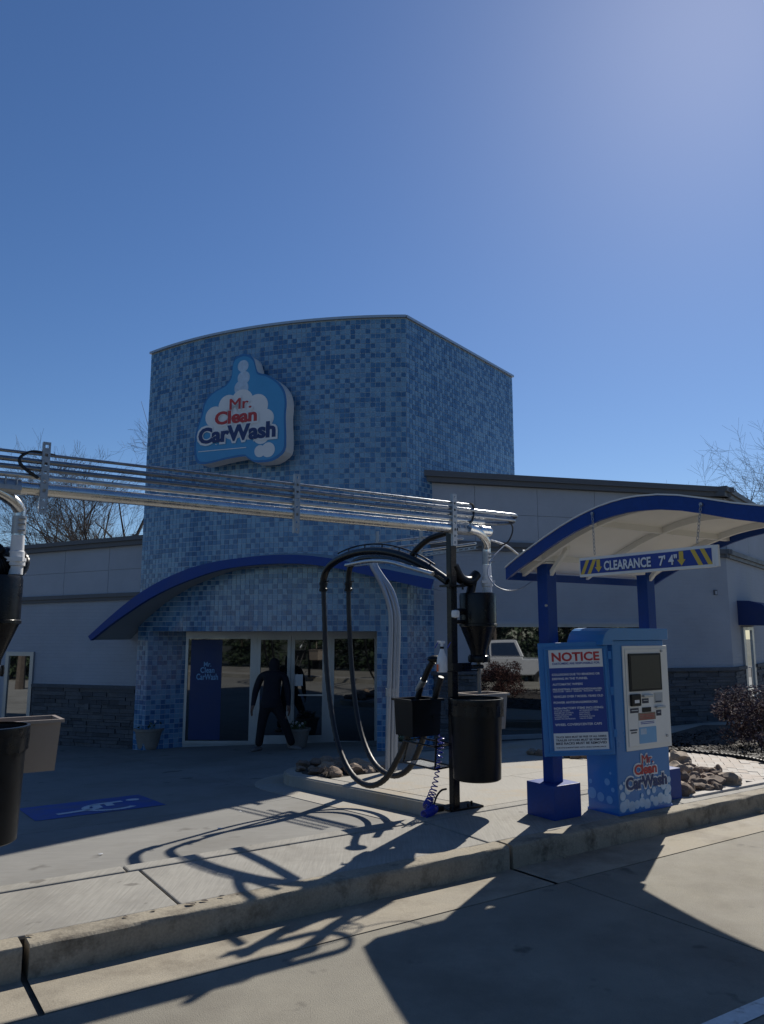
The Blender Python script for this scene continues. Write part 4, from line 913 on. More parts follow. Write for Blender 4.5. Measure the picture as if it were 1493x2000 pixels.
for src, lab, ex in ((tbx, 'open black box bin on the vacuum post beside the parking symbol', V()), (pale, 'tan grey open towel bin hung beside the parking symbol', None)):
    c = src.copy(); COL.objects.link(c); c.location = c.location + L * DLL; c['label'] = lab
    if ex is None:
        q = min((abs(pjx(W(x + .07, 5.93, .9)) - 122), x) for x in [-.5 + .01 * k for k in range(300)])[1]; c.location = c.location + L * (q - pb.x - DLL)
# ribbed elbow duct on that station
b = MB(); pth = smoothpath([PN(-20, 1110, 5.72), PN(5, 1105, 5.74), PN(24, 1090, 5.76), PN(34, 1098, 5.8), PN(28, 1112, 5.84)], 10); b.tube(pth, [.075 + .007 * (k % 2) for k in range(len(pth))], 14)
tag(b.build('flexible_duct', M['black_pl'], at=pth[5], smooth=True), 'ribbed black flexible duct elbow beside the far cyclone at the frame edge', 'duct')

# conduits rising from the island
cbase = PG(757, 1508, .15); c0 = LN(cbase)
cond = thing('conduit_stand', W(c0.x, c0.y, zl(c0.y) + .15), 'three bent grey conduits rising from the island in front of the entrance', 'conduit')
for k, (du0, dv, r_) in enumerate(((0, 0, .033), (8, 3, .026), (14, 5, .036))):
    lk = c0.x + .012 * k; pts = [(757 + du0, 1508 - dv), (759 + du0, 1400), (762 + du0, 1300), (764 + du0, 1215), (760 + du0, 1182), (750 + du0, 1152), (738 + du0 * .6, 1126), (728 + du0 * .5, 1108), (726 + du0 * .4, 1096)]
    b = MB(); b.tube(smoothpath([hit(u, v, W(c0.x, c0.y + .03 * k, 0), V((0, 1, 0))) for u, v in pts], 5), r_, 12); o = b.build('conduit', M['pipe_grey'], cond, smooth=True)
    b = MB(); p_ = hit(759 + du0, 1352, W(c0.x, c0.y + .03 * k, 0), V((0, 1, 0))); b.lathe([(r_ + .004, -.05), (r_ + .004, .05)], p_, 12); b.build('coupling', M['galv'], o, smooth=True)

# ================================================================== PAY CANOPY
LF, LB = 4.87, 6.98
prof_t = [(5.24, 2.325), (5.08, 2.405), (4.92, 2.475), (4.74, 2.552), (4.548, 2.626), (4.40, 2.675), (4.261, 2.713), (4.13, 2.742), (3.996, 2.761), (3.87, 2.771), (3.749, 2.771), (3.565, 2.756), (3.391, 2.725), (3.187, 2.672), (2.977, 2.611), (2.77, 2.562), (2.5, 2.53), (2.2, 2.52), (1.9, 2.54), (1.6, 2.6)]
pc = thing('pay_canopy', W(5.7, 5.03, .152), 'white canopy roof with wavy blue fascia on two blue posts over the pay station', 'canopy')
fth = .108
def wave_strip(b, l0, l1, dz0, dz1):
    A = [b.p(W(l0, n, z + dz0)) for n, z in prof_t]; B = [b.p(W(l1, n, z + dz0)) for n, z in prof_t]; C_ = [b.p(W(l0, n, z + dz1)) for n, z in prof_t]; D = [b.p(W(l1, n, z + dz1)) for n, z in prof_t]
    for k in range(len(prof_t) - 1):
        b.face(A[k], A[k + 1], C_[k + 1], C_[k]); b.face(B[k + 1], B[k], D[k], D[k + 1]); b.face(C_[k], C_[k + 1], D[k + 1], D[k]); b.face(A[k + 1], A[k], B[k], B[k + 1])
    b.face(A[0], C_[0], D[0], B[0]); b.face(A[-1], B[-1], D[-1], C_[-1])
for a0, a1, nm in ((LF, LF + .03, 'fascia'), (LB - .03, LB, 'fascia')):
    b = MB(); wave_strip(b, a0, a1, -fth, .0); b.build(nm, M['blue'], pc)
b = MB(); wave_strip(b, LF + .031, LB - .031, -.03, -.006); b.build('roof_sheet', M['cream'], pc)
b = MB(); wave_strip(b, LF - .012, LB + .012, .001, .012); b.build('roof_cap', M['white'], pc)
b = MB(); n, z = prof_t[0]; b.obox(W(LF + .03, n, z - fth), L * (LB - LF - .06), N * -.03, Z * (fth - .04)); n, z = prof_t[-1]; b.obox(W(LF + .03, n, z - fth), L * (LB - LF - .06), N * .03, Z * (fth - .02)); b.build('end_board', M['blue'], pc)
for lx in (LF + .2, 5.93, LB - .2):        # ribs under the sheet
    b = MB(); wave_strip(b, lx - .02, lx + .02, -.085, -.031); b.build('rib', M['cream'], pc)
for nx in (4.95, 4.3, 3.5, 2.75):
    zz_ = np.interp(nx, [q[0] for q in prof_t[::-1]], [q[1] for q in prof_t[::-1]])
    b = MB(); b.obox(W(LF + .03, nx, zz_ - .082), L * (LB - LF - .06), N * .05, Z * .052); b.build('purlin', M['cream'], pc)
for lx, nx in ((5.20, 5.05), (6.58, 5.02)):
    b = MB(ln); b.box(lx - .062, lx + .062, nx - .062, nx + .062, .43, 2.36); o = b.build('post', M['blue'], pc, bevel=.006)
    b = MB(ln); b.box(lx - .165, lx + .165, nx - .165, nx + .165, .152, .435); b.build('post_base', M['blue'], o, bevel=.004)
    b = MB(ln); b.box(lx - .09, lx + .09, nx - .09, nx + .09, 2.36, 2.375); 
    for sg in (-1, 1): b.obox(W(lx - .02, nx + sg * .06, 2.15 + .1), L * .04, N * (sg * .22) + Z * .22, Z * .05)
    b.build('post_head', M['cream'], o)
b = MB(); b.tube([W(5.20 - .06, 5.0, 1.98), W(5.20 - .075, 5.0, 1.98)], .012, 8); b.build('bolt', M['galv'], pc)
# camera bracket under the roof
b = MB(); b.obox(W(6.2, 4.85, 2.30), L * .16, N * .1, Z * .05); b.tube([W(6.28, 4.9, 2.34), W(6.28, 4.9, 2.52)], .012, 6); b.build('camera_bracket', M['cream'], pc)
# clearance sign
SLn = LF - .035; U = -N; 
A0 = LN(PL(1133, 1131, SLn)); A1 = LN(PL(1396, 1103, SLn)); sz0 = (A0.z + A1.z) / 2; sh = .155; nL, nR = A0.y, A1.y; sw = nL - nR
cs = thing('clearance_sign', W(SLn, (nL + nR) / 2, sz0), 'hanging blue and white clearance sign with yellow arrows and stripes', 'sign')
b = MB(); b.obox(W(SLn, nL, sz0), U * sw, L * .03, Z * sh); b.build('panel', M['white'], cs, bevel=.003)
b = MB(); b.obox(W(SLn + .004, nR, sz0 + .003), U * .03, L * .02, Z * (sh - .006)); b.build('end_bracket', M['white'], cs)
f0, f1 = .021, .134; o_ = W(SLn, nL, sz0)
def sq(pts, m, name, lift): 
    b = MB(); b.face(*[b.p(o_ + U * x + Z * z - L * lift) for x, z in pts]); return b.build(name, m, cs)
fwid_ = sw - .045
sq([(.012, f0), (fwid_ + .03, f0), (fwid_ + .03, f1), (.012, f1)], M['pblue'], 'field', .0015)
h_ = f1 - f0
for x0_, sl2 in ((.03, .06), (.10, .06)): sq([(x0_ - .015, f0), (x0_ + .02, f0), (x0_ + .02 + sl2, f1), (x0_ - .015 + sl2, f1)], M['yellow'], 'stripe', .003)
for x0_ in (fwid_ - .135, fwid_ - .06): sq([(x0_ + .06, f0), (x0_ + .095, f0), (x0_ + .035, f1), (x0_, f1)], M['yellow'], 'stripe', .003)
for xc in (.20, fwid_ - .21): sq([(xc, f0 + .006), (xc + .035, f0 + .05), (xc + .018, f0 + .05), (xc + .018, f1 - .004), (xc - .018, f1 - .004), (xc - .018, f0 + .05), (xc - .035, f0 + .05)], M['yellow'], 'arrow', .0035)
lettering('lettering', 'CLEARANCE', o_ + U * .255 + Z * (f0 + .016), U, Z, .44, .076, M['pwhite'], cs, bold=.03, lift=.004)
lettering('lettering', "7' 4\"", o_ + U * .765 + Z * (f0 + .016), U, Z, .155, .076, M['pwhite'], cs, bold=.03, lift=.004)
lettering('lettering_shadow', 'CLEARANCE', o_ + U * .258 + Z * (f0 + .011), U, Z, .44, .076, M['dkprint'], cs, bold=.03, lift=.003)
lettering('lettering_shadow', "7' 4\"", o_ + U * .768 + Z * (f0 + .011), U, Z, .155, .076, M['dkprint'], cs, bold=.03, lift=.003)
for (u0, v0, u1, v1) in ((1157, 1003, 1162, 1083), (1369, 985, 1362, 1061)):
    P, Q = PL(u0, v0, LF - .012), PL(u1, v1, SLn + .01); b = MB(); nlk = 11
    d = (Q - P) / nlk; dd = d.normalized(); side_ = dd.cross(L).normalized(); fr_ = L
    for k in range(nlk):
        c = P + d * (k + .5); w = side_ if k % 2 else fr_; lnk = d.length * .62
        b.tube([c + dd * (lnk * math.cos(t)) + w * (.0085 * math.sin(t)) for t in [6.2832 * j / 10 for j in range(10)]], .0024, 5, closed=True)
    b.tube([P - L * .004, P + L * .02], .014, 8); b.build('chain', M['galv'], cs)

# ================================================================== PAY STATION
kA = LN(PZ(1208, 1596, .152)); kB = LN(PZ(1317, 1577, .152)); K0, K1, KN = kA.x + .035, kB.x + .04, 4.70; KD = .35; kz0 = .152
kz1 = PN(1260, 1250, KN).z
ks = thing('pay_station', W((K0 + K1) / 2, KN + KD / 2, kz0), 'blue car wash pay station with white front panel and touch screen', 'kiosk')
b = MB(ln); b.box(K0, K1, KN, KN + KD, kz0 + .0, kz1); b.build('cabinet', M['kiosk'], ks, bevel=.008)
b = MB(ln); b.box(K0 - .004, K1 + .004, KN - .006, KN + KD + .006, kz0, kz0 + .02); b.build('foot', M['kiosk_d'], ks)
# cap with a sweeping curved end
zc0, zc1 = kz1 - .0, kz1 + .105
b = MB(); cp2 = [(K1 + .035, zc0), (K1 + .035, zc1), (K0 + .0, zc1 + .006), (K0 - .06, zc1), (K0 - .10, zc1 - .02), (K0 - .135, zc1 - .055), (K0 - .16, zc0 - .0), (K0 - .17, zc0 - .04), (K0 - .02, zc0 - .04), (K0 - .02, zc0)]
b.prism([W(x, KN - .035, z) for x, z in cp2], N * (KD + .07)); b.build('cap', M['kiosk'], ks, bevel=.006)
ko = W(K0, KN, kz0); kw = K1 - K0; kh = kz1 - kz0
def kq(u, v): p = PN(u, v, KN); q = LN(p); return (q.x - K0, q.z - kz0)
def kbox(x0, x1, z0, z1, y0, y1, name, m, parent=ks, bevel=0.): b = MB(ln); b.box(K0 + x0, K0 + x1, KN - y1, KN - y0, kz0 + z0, kz0 + z1); return b.build(name, m, parent, bevel=bevel)
xa, _ = kq(1217.5, 1350); xb, _ = kq(1305, 1350); _, za = kq(1260, 1463); _, zb3 = kq(1260, 1261)
pan = kbox(xa, xb, za, zb3, 0, .012, 'front_panel', M['white'], bevel=.004)
bz = kbox(xa + .028, xb - .028, za + .035, zb3 - .03, .0125, .02, 'panel_door', M['white'], pan, .003)
PWd = xb - xa; PH = zb3 - za
def fr(x, y): return xa + PWd * x, za + PH * (1 - y)     # fractions of the front panel, y from the top
def fbox(x0, x1, y0, y1, d0, d1, name, m, bevel=0.): a, c = fr(x0, y0), fr(x1, y1); return kbox(a[0], c[0], c[1], a[1], d0, d1, name, m, ks, bevel)
fbox(.09, .81, .075, .44, .02, .032, 'screen_bezel', M['black_pl'], .004); fbox(.13, .77, .095, .42, .0325, .034, 'screen', M['screen'])
cr = fbox(.09, .30, .465, .58, .02, .045, 'card_reader', M['black_pl'], .008); fbox(.15, .25, .52, .55, .0455, .047, 'reader_icon', M['pwhite'])
fbox(.36, .56, .475, .50, .02, .05, 'slot_hood', M['frame'], .004); fbox(.36, .50, .515, .56, .02, .023, 'slot_plate', M['dkprint']); fbox(.385, .475, .53, .535, .0235, .025, 'slot', M['pwhite'])
fbox(.63, .82, .465, .565, .02, .024, 'tray_frame', M['frame']); fbox(.65, .80, .475, .545, .0245, .0255, 'tray', M['pipe_grey']); fbox(.65, .78, .545, .56, .0245, .0265, 'tray_flap', M['dkprint'])
fbox(.09, .27, .60, .645, .02, .023, 'slot_plate', M['dkprint']); fbox(.115, .25, .618, .624, .0235, .025, 'slot', M['pwhite'])
fbox(.35, .54, .60, .645, .02, .026, 'slot_plate', M['black_pl']); fbox(.63, .83, .595, .615, .02, .05, 'slot_hood', M['frame'], .004); fbox(.66, .77, .635, .69, .02, .023, 'slot_plate', M['dkprint']); fbox(.685, .745, .655, .66, .0235, .025, 'slot', M['pwhite'])
fbox(.26, .64, .65, .72, .02, .0225, 'sticker', M['rock'][2]); fbox(.26, .64, .722, .785, .02, .0225, 'sticker', M['pwhite']); fbox(.26, .64, .787, .94, .02, .0225, 'sticker', M['suds2'])
fbox(.29, .42, .80, .855, .0228, .0235, 'sticker_patch', M['suds']); 
for yy in (.665, .68, .695, .708): fbox(.29, .61, yy, yy + .005, .0228, .0235, 'sticker_line', M['red'])
for yy in (.735, .75): fbox(.30, .60, yy, yy + .007, .0228, .0235, 'sticker_line', M['pblue'])
fbox(.07, .22, .80, .812, .02, .024, 'coin_slot', M['dkprint']); fbox(.09, .205, .825, .836, .02, .024, 'coin_slot', M['dkprint'])
for x, y in ((.84, .055), (.87, .89)):
    a = fr(x, y); b = MB(); P = W(K0 + a[0], KN - .02, kz0 + a[1]); b.tube([P, P - N * .012], .012, 10); b.build('lock', M['galv'], ks)
# wordmark and printed bubbles
p0 = kq(1226, 1543); p1 = kq(1306, 1531)
wordmark(ks, W(K0 + p0[0] - .012, KN - .001, kz0 + p0[1] - .005), L, Z, (p1[0] - p0[0]) * .95, .002)
rk = random.Random(4); b = MB(); b2_ = MB(); k = 0
for x, z, r in [(.03, .05, .05), (.10, .07, .045), (.17, .04, .05), (.24, .05, .04), (.31, .06, .045), (.38, .04, .05), (.45, .08, .03), (.50, .05, .045), (.57, .07, .05), (.64, .06, .045), (.70, .05, .045), (.05, .14, .04), (.12, .19, .045), (.03, .22, .025), (.40, .14, .028), (.48, .15, .03), (.62, .18, .045), (.70, .14, .04), (.71, .22, .03), (.66, .11, .035), (.31, .12, .02), (.07, .25, .015)]:
    if x + r > kw - .004: x = kw - r - .004
    if x - r < .004: x = r + .004
    P = W(K0 + x, KN, kz0 + .02 + z); disc(b2_, P, r, L, Z, .0012 + .0002 * k); disc(b, P + L * .002, r * .9, L, Z, .0016 + .0002 * k); k += 1
tag(b2_.build('bubble_rings', M['suds2'], ks), kind='stuff'); tag(b.build('bubbles', M['suds'], ks), kind='stuff')
b = MB(); k = 0
for x, z, r in [(.08, .3, .012), (.12, .22, .03), (.06, .16, .02), (.30, .10, .05), (.20, .08, .04), (.10, .07, .035), (.31, .2, .02)]: disc(b, W(K0, KN + x, kz0 + .05 + z), r, -N, Z, .0012 + .0002 * k); k += 1
tag(b.build('bubbles', M['suds2'], ks), kind='stuff')
# ---- notice board hinged at the cabinet's front corner, standing open towards the viewer
HY = (PZ(1208, 1596, .152)).y - .03
BU = V((.99945, 0, .0332)); BV = V((-.0332, 0, .99945)); bo0 = PY(1064.5, 1478.5, HY); bo1 = PY(1203, 1474.5, HY); bw = (bo1 - bo0).length; bh = (PY(1071, 1257, HY) - bo0).length
nb = thing('notice_board', bo0, 'blue framed notice board with white and navy panels hinged to the pay station', 'notice board')
bn = BU.cross(BV)
def nbox(x0, x1, z0, z1, y0, y1, name, m, parent=nb, bevel=0.): b = MB(); b.obox(bo0 + BU * x0 + BV * z0 + bn * y0, BU * (x1 - x0), bn * (y1 - y0), BV * (z1 - z0)); return b.build(name, m, parent, bevel=bevel)
nbox(0, bw, 0, bh, -.022, 0, 'door_panel', M['kiosk'], bevel=.006)
fx0, fx1, fy0, fy1 = bw * .075, bw * .965, bh * .03, bh * .955
for q in ((fx0, fx1, fy1 - .02, fy1), (fx0, fx1, fy0, fy0 + .02), (fx0, fx0 + .02, fy0 + .02, fy1 - .02), (fx1 - .02, fx1, fy0 + .02, fy1 - .02)): nbox(*q, 0, .012, 'rim', M['kiosk'], bevel=.003)
sx0, sx1 = bw * .143, bw * .914; H_ = lambda f: bh * (1 - f)      # fraction from the top
nbox(sx0, sx1, H_(.955), H_(.062), .001, .004, 'sheet', M['pblue'])
nbox(sx0, sx1, H_(.226), H_(.062), .0042, .0052, 'sheet_header', M['pwhite']); nbox(sx0, sx1, H_(.955), H_(.80), .0042, .0052, 'sheet_footer', M['pwhite'])
sW = sx1 - sx0
def line(s_, x, y0, y1, w, m, bold=.01): lettering('lettering', s_, bo0 + BU * (sx0 + sW * x) + BV * H_(y1), BU, BV, sW * w, bh * (y1 - y0), m, nb, bold=bold, lift=.006)
line('NOTICE', .055, .088, .170, .89, M['red'], .035)
line('CUSTOMERS ARE RESPONSIBLE FOR:', .055, .178, .198, .89, M['pblue'], .03)
for s_, x, y0, y1, w in (('COLLISIONS DUE TO BRAKING OR', .04, .275, .295, .89), ('DRIVING IN THE TUNNEL', .04, .312, .332, .66), ('AUTOMATIC WIPERS', .04, .362, .382, .56), ('PRE-EXISTING CONDITIONS/DAMAGES:', .04, .408, .426, .91), ('SCRATCHES   DENTS   EMBLEMS   MOLDING   GLASS', .04, .430, .441, .88), ('VEHICLES OVER 7 MODEL YEARS OLD', .04, .470, .490, .92), ('POWER ANTENNAS/MIRRORS', .04, .522, .542, .81), ('NON-FACTORY ITEMS INCLUDING:', .04, .573, .593, .91), ('WHEEL COVERS/CENTER CAPS', .04, .715, .736, .86)): line(s_, x, y0, y1, w, M['pwhite'], .025)
for k, (a_, wa_, c_, wc_) in enumerate((('CUSTOM WHEELS', .29, 'AFTERMARKET TIRES', .35), ('BUG/BRUSH GUARDS', .35, 'LIGHTBARS', .19), ('WIND DEFLECTORS', .32, 'BIKE RACKS', .2), ('LADDER RACKS', .26, 'LUGGAGE RACKS', .28), ('SHARK FIN ANTENNAS', .38, 'VALVE STEMS', .23))):
    y = .600 + .0175 * k; line(a_, .04, y, y + .011, wa_, M['pwhite'], .02); line(c_, .50, y, y + .011, wc_, M['pwhite'], .02)
for s_, x, y0, y1, w in (('TRUCK BEDS MUST BE FREE OF ALL DEBRIS', .035, .826, .843, .93), ('TRAILER HITCHES MUST BE REMOVED', .035, .852, .871, .94), ('BIKE RACKS MUST BE REMOVED', .035, .879, .9, .93), ('THIS SITE IS MONITORED WITH VIDEO SURVEILLANCE', .035, .92, .931, .91)): line(s_, x, y0, y1, w, M['dkprint'], .03)
for f in (.13, .82, .45):
    nbox(bw - .004, bw + .028, H_(f) - .03, H_(f) + .04, -.012, .006, 'hinge', M['kiosk'], bevel=.003)
# ================================================================== ROCKS
import mathutils.noise as mn
def rock_mesh(seed, m):
    r = random.Random(seed); bm = bmesh.new(); bmesh.ops.create_icosphere(bm, subdivisions=3, radius=1)
    o = V((r.uniform(-9, 9), r.uniform(-9, 9), r.uniform(-9, 9)))
    for v in bm.verts:
        d = v.co.normalized(); v.co = d * (1 + .5 * mn.noise(d * 1.1 + o) + .26 * mn.noise(d * 2.3 + o) + .07 * mn.noise(d * 6 + o))
        v.co.z = max(v.co.z, -.55)
    me = bpy.data.meshes.new('rock'); bm.to_mesh(me); bm.free(); me.materials.append(m); me.polygons.foreach_set('use_smooth', [True] * len(me.polygons))
    try: me.set_sharp_from_angle(angle=math.radians(30))
    except Exception: pass
    return me
RM = [rock_mesh(k, M['rock'][k % 3]) for k in range(9)]
rr = random.Random(21)
def rock(p, sx, sy, sz, label, group, rz=None):
    o = bpy.data.objects.new('rock', rr.choice(RM)); COL.objects.link(o); o.location = p; o.scale = (sx, sy, sz); o.rotation_euler = (rr.uniform(-.25, .25), rr.uniform(-.25, .25), rr.uniform(0, 6.28) if rz is None else rz)
    tag(o, label, 'rock', group)
# pile beside the pay station
for (u, v, w, h) in [(1325, 1488, 34, 24), (1347, 1497, 16, 11), (1320, 1512, 34, 26), (1348, 1507, 24, 11), (1372, 1505, 22, 12), (1363, 1508, 14, 14), (1395, 1507, 18, 9), (1403, 1505, 13, 13), (1355, 1523, 24, 17), (1338, 1528, 20, 26), (1380, 1520, 30, 14), (1402, 1517, 20, 15), (1423, 1515, 14, 10), (1368, 1533, 16, 18), (1391, 1532, 34, 15), (1341, 1546, 24, 18), (1354, 1542, 10, 20), (1405, 1540, 20, 14), (1428, 1527, 34, 20), (1331, 1540, 16, 14), (1384, 1541, 24, 12)]:
    v2 = v + h * .4; p = PG(u, v2, .15) if LN(PG(u, v2, .15)).y > 5.66 else PZ(u, v2, .152); px_m = F / (p - CAM).dot(FW)
    if LN(p).y < 4.95: p += N * (4.95 - LN(p).y) * .4
    rock(p + Z * (h * .35 / px_m), w * .72 / px_m, w * .62 / px_m, h * .80 / px_m, 'brown cobble in the heap between the pay station and pavers', 'cobbles heaped beside the pay station')
for k in range(26):
    x, y = rr.uniform(4.98, 5.85), rr.uniform(8.55, 9.8); s_ = rr.uniform(.05, .13)
    rock(W(x, y, zl(y) + .15 + s_ * .25), s_ * 1.25, s_, s_ * .7, 'rounded brown cobble in the curved end of the kerbed island', 'cobbles in the island end')
for (u, v, w) in ((1040, 1471, 26), (1055, 1473, 18), (1108, 1476, 22), (1128, 1478, 26), (1146, 1479, 18)):
    p = PG(u, v + 3, .15); k = (p - CAM).dot(FW) / F; rock(p + Z * .03, w * .6 * k, w * .35 * k, .06, 'flat brown stone on the far side of the pale island paving', 'stones behind the island paving')
for k in range(16):
    p = PG(rr.uniform(115, 178), rr.uniform(1432, 1458)); rock(p + Z * .03, rr.uniform(.08, .2), rr.uniform(.07, .14), rr.uniform(.05, .11), 'dark stone in the bed against the left wing wall', 'stones along the left wing')
for k in range(26):
    x, y = rr.uniform(6.72, 7.75), rr.uniform(4.98, 5.9)
    if x - 6.72 > 1.5 * (y - 4.6) + .5: continue
    s_ = rr.uniform(.07, .12); rock(W(x, y, pz(y) + s_ * .3), s_ * 1.2, s_, s_ * .75, 'brown cobble in the heap between the pay station and pavers', 'cobbles heaped beside the pay station')
# dry grass tuft among the cobbles
b = MB(); c = W(4.97, 8.62, zl(8.6) + .15)
for k in range(26):
    a_ = rr.uniform(0, 6.28); r_ = rr.uniform(.06, .16); h_ = rr.uniform(.05, .14); b.tube([c + V((rr.uniform(-.03, .03), rr.uniform(-.03, .03), 0)), c + V((r_ * .5 * math.cos(a_), r_ * .5 * math.sin(a_), h_)), c + V((r_ * math.cos(a_), r_ * math.sin(a_), h_ * .35))], [.004, .003, .001], 4, cap=False)
tag(b.build('dry_grass', M['rock'][2], at=c), 'dry pale grass tuft among the island cobbles', 'grass')
# ================================================================== PLANTERS
def planter(p, s, label, flip=0):
    t = thing('planter', p, label, 'planter', 'stone planters at the entrance')
    b = MB(); b.lathe([(.17 * s, 0), (.19 * s, .02 * s), (.2 * s, .06 * s), (.245 * s, .30 * s), (.255 * s, .33 * s), (.275 * s, .335 * s), (.28 * s, .375 * s), (.25 * s, .38 * s), (.23 * s, .33 * s), (.01, .33 * s)], p, 26); b.build('pot', M['planter'], t, smooth=True)
    b = MB(); r = random.Random(int(p.x * 100))
    for k in range(150):
        a_ = r.uniform(0, 6.28); q = r.uniform(0, .24 * s); c = p + V((q * math.cos(a_), q * math.sin(a_), .36 * s + r.uniform(0, .13) * s)); d = V((r.uniform(-1, 1), r.uniform(-1, 1), r.uniform(0, 1))).normalized() * .04 * s; e = d.orthogonal().normalized() * .018 * s
        b.face(b.p(c - d), b.p(c + e), b.p(c + d), b.p(c - e))
    b.build('foliage', M['leaf'], t)
    b = MB()
    for k in range(9):
        a_ = r.uniform(0, 6.28); q = r.uniform(.02, .25 * s); c = p + V((q * math.cos(a_), q * math.sin(a_), .42 * s + r.uniform(0, .1) * s))
        for j in range(5): b.ball(c + V((.014 * math.cos(j * 1.256), .005, .014 * math.sin(j * 1.256))), .011 * s, 6, 4)
    b.build('flower', M['petal'], t)
planter(PG(290, 1463), 1.12, 'stone planter of small flowers in front of the narrow tiled pillar')
planter(PG(580, 1460), .98, 'stone planter of dark flowers in front of the glass double doors')
planter(PG(788, 1488, .15), .78, 'clay planter standing on the island behind the grey conduits')
# ================================================================== SHRUB
sp_ = PG(1486, 1460, .15); sh_ = thing('shrub', sp_, 'burgundy leaved shrub in the mulch bed by the right wing', 'shrub')
b = MB(); r = random.Random(5)
for k in range(18):
    a_ = r.uniform(0, 6.28); e = V((math.cos(a_) * r.uniform(.1, .45), math.sin(a_) * r.uniform(.1, .45), r.uniform(.4, .85))); b.tube([sp_, sp_ + e * .5 + V((0, 0, .05)), sp_ + e], [.012, .008, .003], 4)
b.build('stems', M['bark'], sh_)
b = MB(); cl = [(sp_ + V((r.gauss(0, .27), r.gauss(0, .25), r.uniform(.12, .78))), r.uniform(.10, .19)) for k in range(52)]
for k in range(7500):
    c0_, rad_ = r.choice(cl); d = V((r.gauss(0, 1), r.gauss(0, 1), r.gauss(0, 1))).normalized(); c = c0_ + d * rad_ * r.random() ** .4
    u = V((r.gauss(0, 1), r.gauss(0, 1), r.gauss(0, .6))).normalized() * r.uniform(.018, .032); w = u.orthogonal().normalized() * u.length * .5
    b.face(b.p(c - u), b.p(c + w), b.p(c + u), b.p(c - w))
b.build('crown', M['leaf_red'], sh_)
# ================================================================== BARE TREES
def bare_tree(p, height, seed, label, lean=V(), group='bare trees behind the building', spread=1.):
    t = thing('bare_tree', p, label, 'tree', group); r = random.Random(seed); bt_ = MB(); bc = MB(); cnt_ = [0]
    def grow(q, d, ln_, rad_, lev):
        pts = [q]; k = 4 if lev < 3 else 3; dd = d.copy()
        for j in range(k):
            dd = (dd + V((r.gauss(0, .11), r.gauss(0, .11), r.gauss(.035, .05)))).normalized(); pts.append(pts[-1] + dd * (ln_ / k))
        rs_ = [max(.0035, rad_ * (1 - .62 * j / k)) for j in range(k + 1)]
        (bt_ if lev == 0 else bc).tube(pts, rs_, 7 if lev == 0 else 5 if lev < 3 else 3, cap=False); cnt_[0] += 1
        if lev >= 5 or cnt_[0] > 2600: return
        n_ch = (7, 6, 5, 5, 4)[lev]
        for c in range(n_ch):
            f = r.uniform(.3 if lev else .42, 1.); i = f * k; j = min(int(i), k - 1); o = pts[j].lerp(pts[j + 1], i - j)
            ax = dd.orthogonal().normalized(); ax.rotate(Matrix.Rotation(r.uniform(0, 6.283), 3, dd)); ang = r.uniform(.35, .85) * spread
            nd = (dd * math.cos(ang) + ax * math.sin(ang)).normalized()
            grow(o, nd, ln_ * r.uniform(.48, .72), rs_[j] * r.uniform(.45, .65), lev + 1)
    grow(V(p), (Z + lean).normalized(), height * .62, height * .021, 0)
    bt_.build('trunk', M['bark'], t, smooth=True); bc.build('branches', M['bark'], t, smooth=True); return t
def ground_at(u, y, z=-.68): return V(((u - CX) / (F / math.cos(PITCH)) * y, y, z))
bare_tree(ground_at(165, 27), 7.6, 11, 'leafless tree showing above the left wing roof, widest spreading of its row', V((-.07, 0, 0)), spread=.95)
bare_tree(ground_at(215, 28.5), 8.8, 12, 'leafless tree above the left wing roof between two others', V((.0, 0, 0)))
bare_tree(ground_at(268, 27.5), 10.0, 13, 'leafless tree above the left wing roof tight against the tiled tower', V((.03, 0, 0)))
bare_tree(ground_at(1552, 29), 10.4, 14, 'leafless tree rising behind the right wing beyond the pay canopy', V((-.06, 0, 0)), spread=1.1)
# behind the viewer: what the glass mirrors
bt0 = bare_tree(W(13, -22, -1.8), 10, 15, 'leafless tree across the lane facing the car wash front', group='bare trees across the lane')
for k, (x, y) in enumerate(((-6, -25), (2, -19), (26, -24))):
    c = copy_tree(bt0); c.location = W(x, y, -1.6); c.rotation_euler = (0, 0, 1.7 * k + 1)
def pine(p, h, seed):
    t = thing('pine_tree', p, 'dark evergreen tree in the belt across the lane', 'tree', 'evergreens across the lane'); r = random.Random(seed)
    b = MB(); b.tube([V(p), V(p) + Z * h * .5, V(p) + Z * h], [.22, .15, .02], 7); b.build('trunk', M['bark'], t)
    b = MB()
    for k in range(2600):
        f = r.random() ** .7; z_ = h * (.05 + .95 * (1 - f)); a_ = r.uniform(0, 6.283); R2 = h * .24 * f ** .8 * (.75 + .35 * math.sin(z_ * 4 + 1.3 * seed)); q = R2 * r.random() ** .45
        c = V(p) + V((q * math.cos(a_), q * math.sin(a_), z_ - q * .25)); d = V((math.cos(a_), math.sin(a_), -.3 + r.uniform(-.5, .5))).normalized() * r.uniform(.2, .42); e = d.cross(Z).normalized() * r.uniform(.06, .14) + Z * r.uniform(-.06, .06)
        b.face(b.p(c - d * .5 - e), b.p(c - d * .5 + e), b.p(c + d))
    b.build('crown', M['pine'], t); return t
p0_ = pine(W(-30, -34, -2.0), 11, 1); r = random.Random(8)
for k in range(27):
    c = copy_tree(p0_); c.location = W(-66 + 4.2 * k + r.uniform(-1, 1), -33 + r.uniform(-4, 3), -2.0); s_ = r.uniform(.8, 1.25); c.scale = (s_ * 1.1, s_ * 1.1, s_); c.rotation_euler = (0, 0, r.uniform(0, 6.28))
def mirror_pt(u, dist, P, nrm):
    d = ray(u, HOR); v = V((d.x / d.y * dist, dist, 0)); k = (v - P).dot(nrm); q = v - nrm * (2 * k); return q
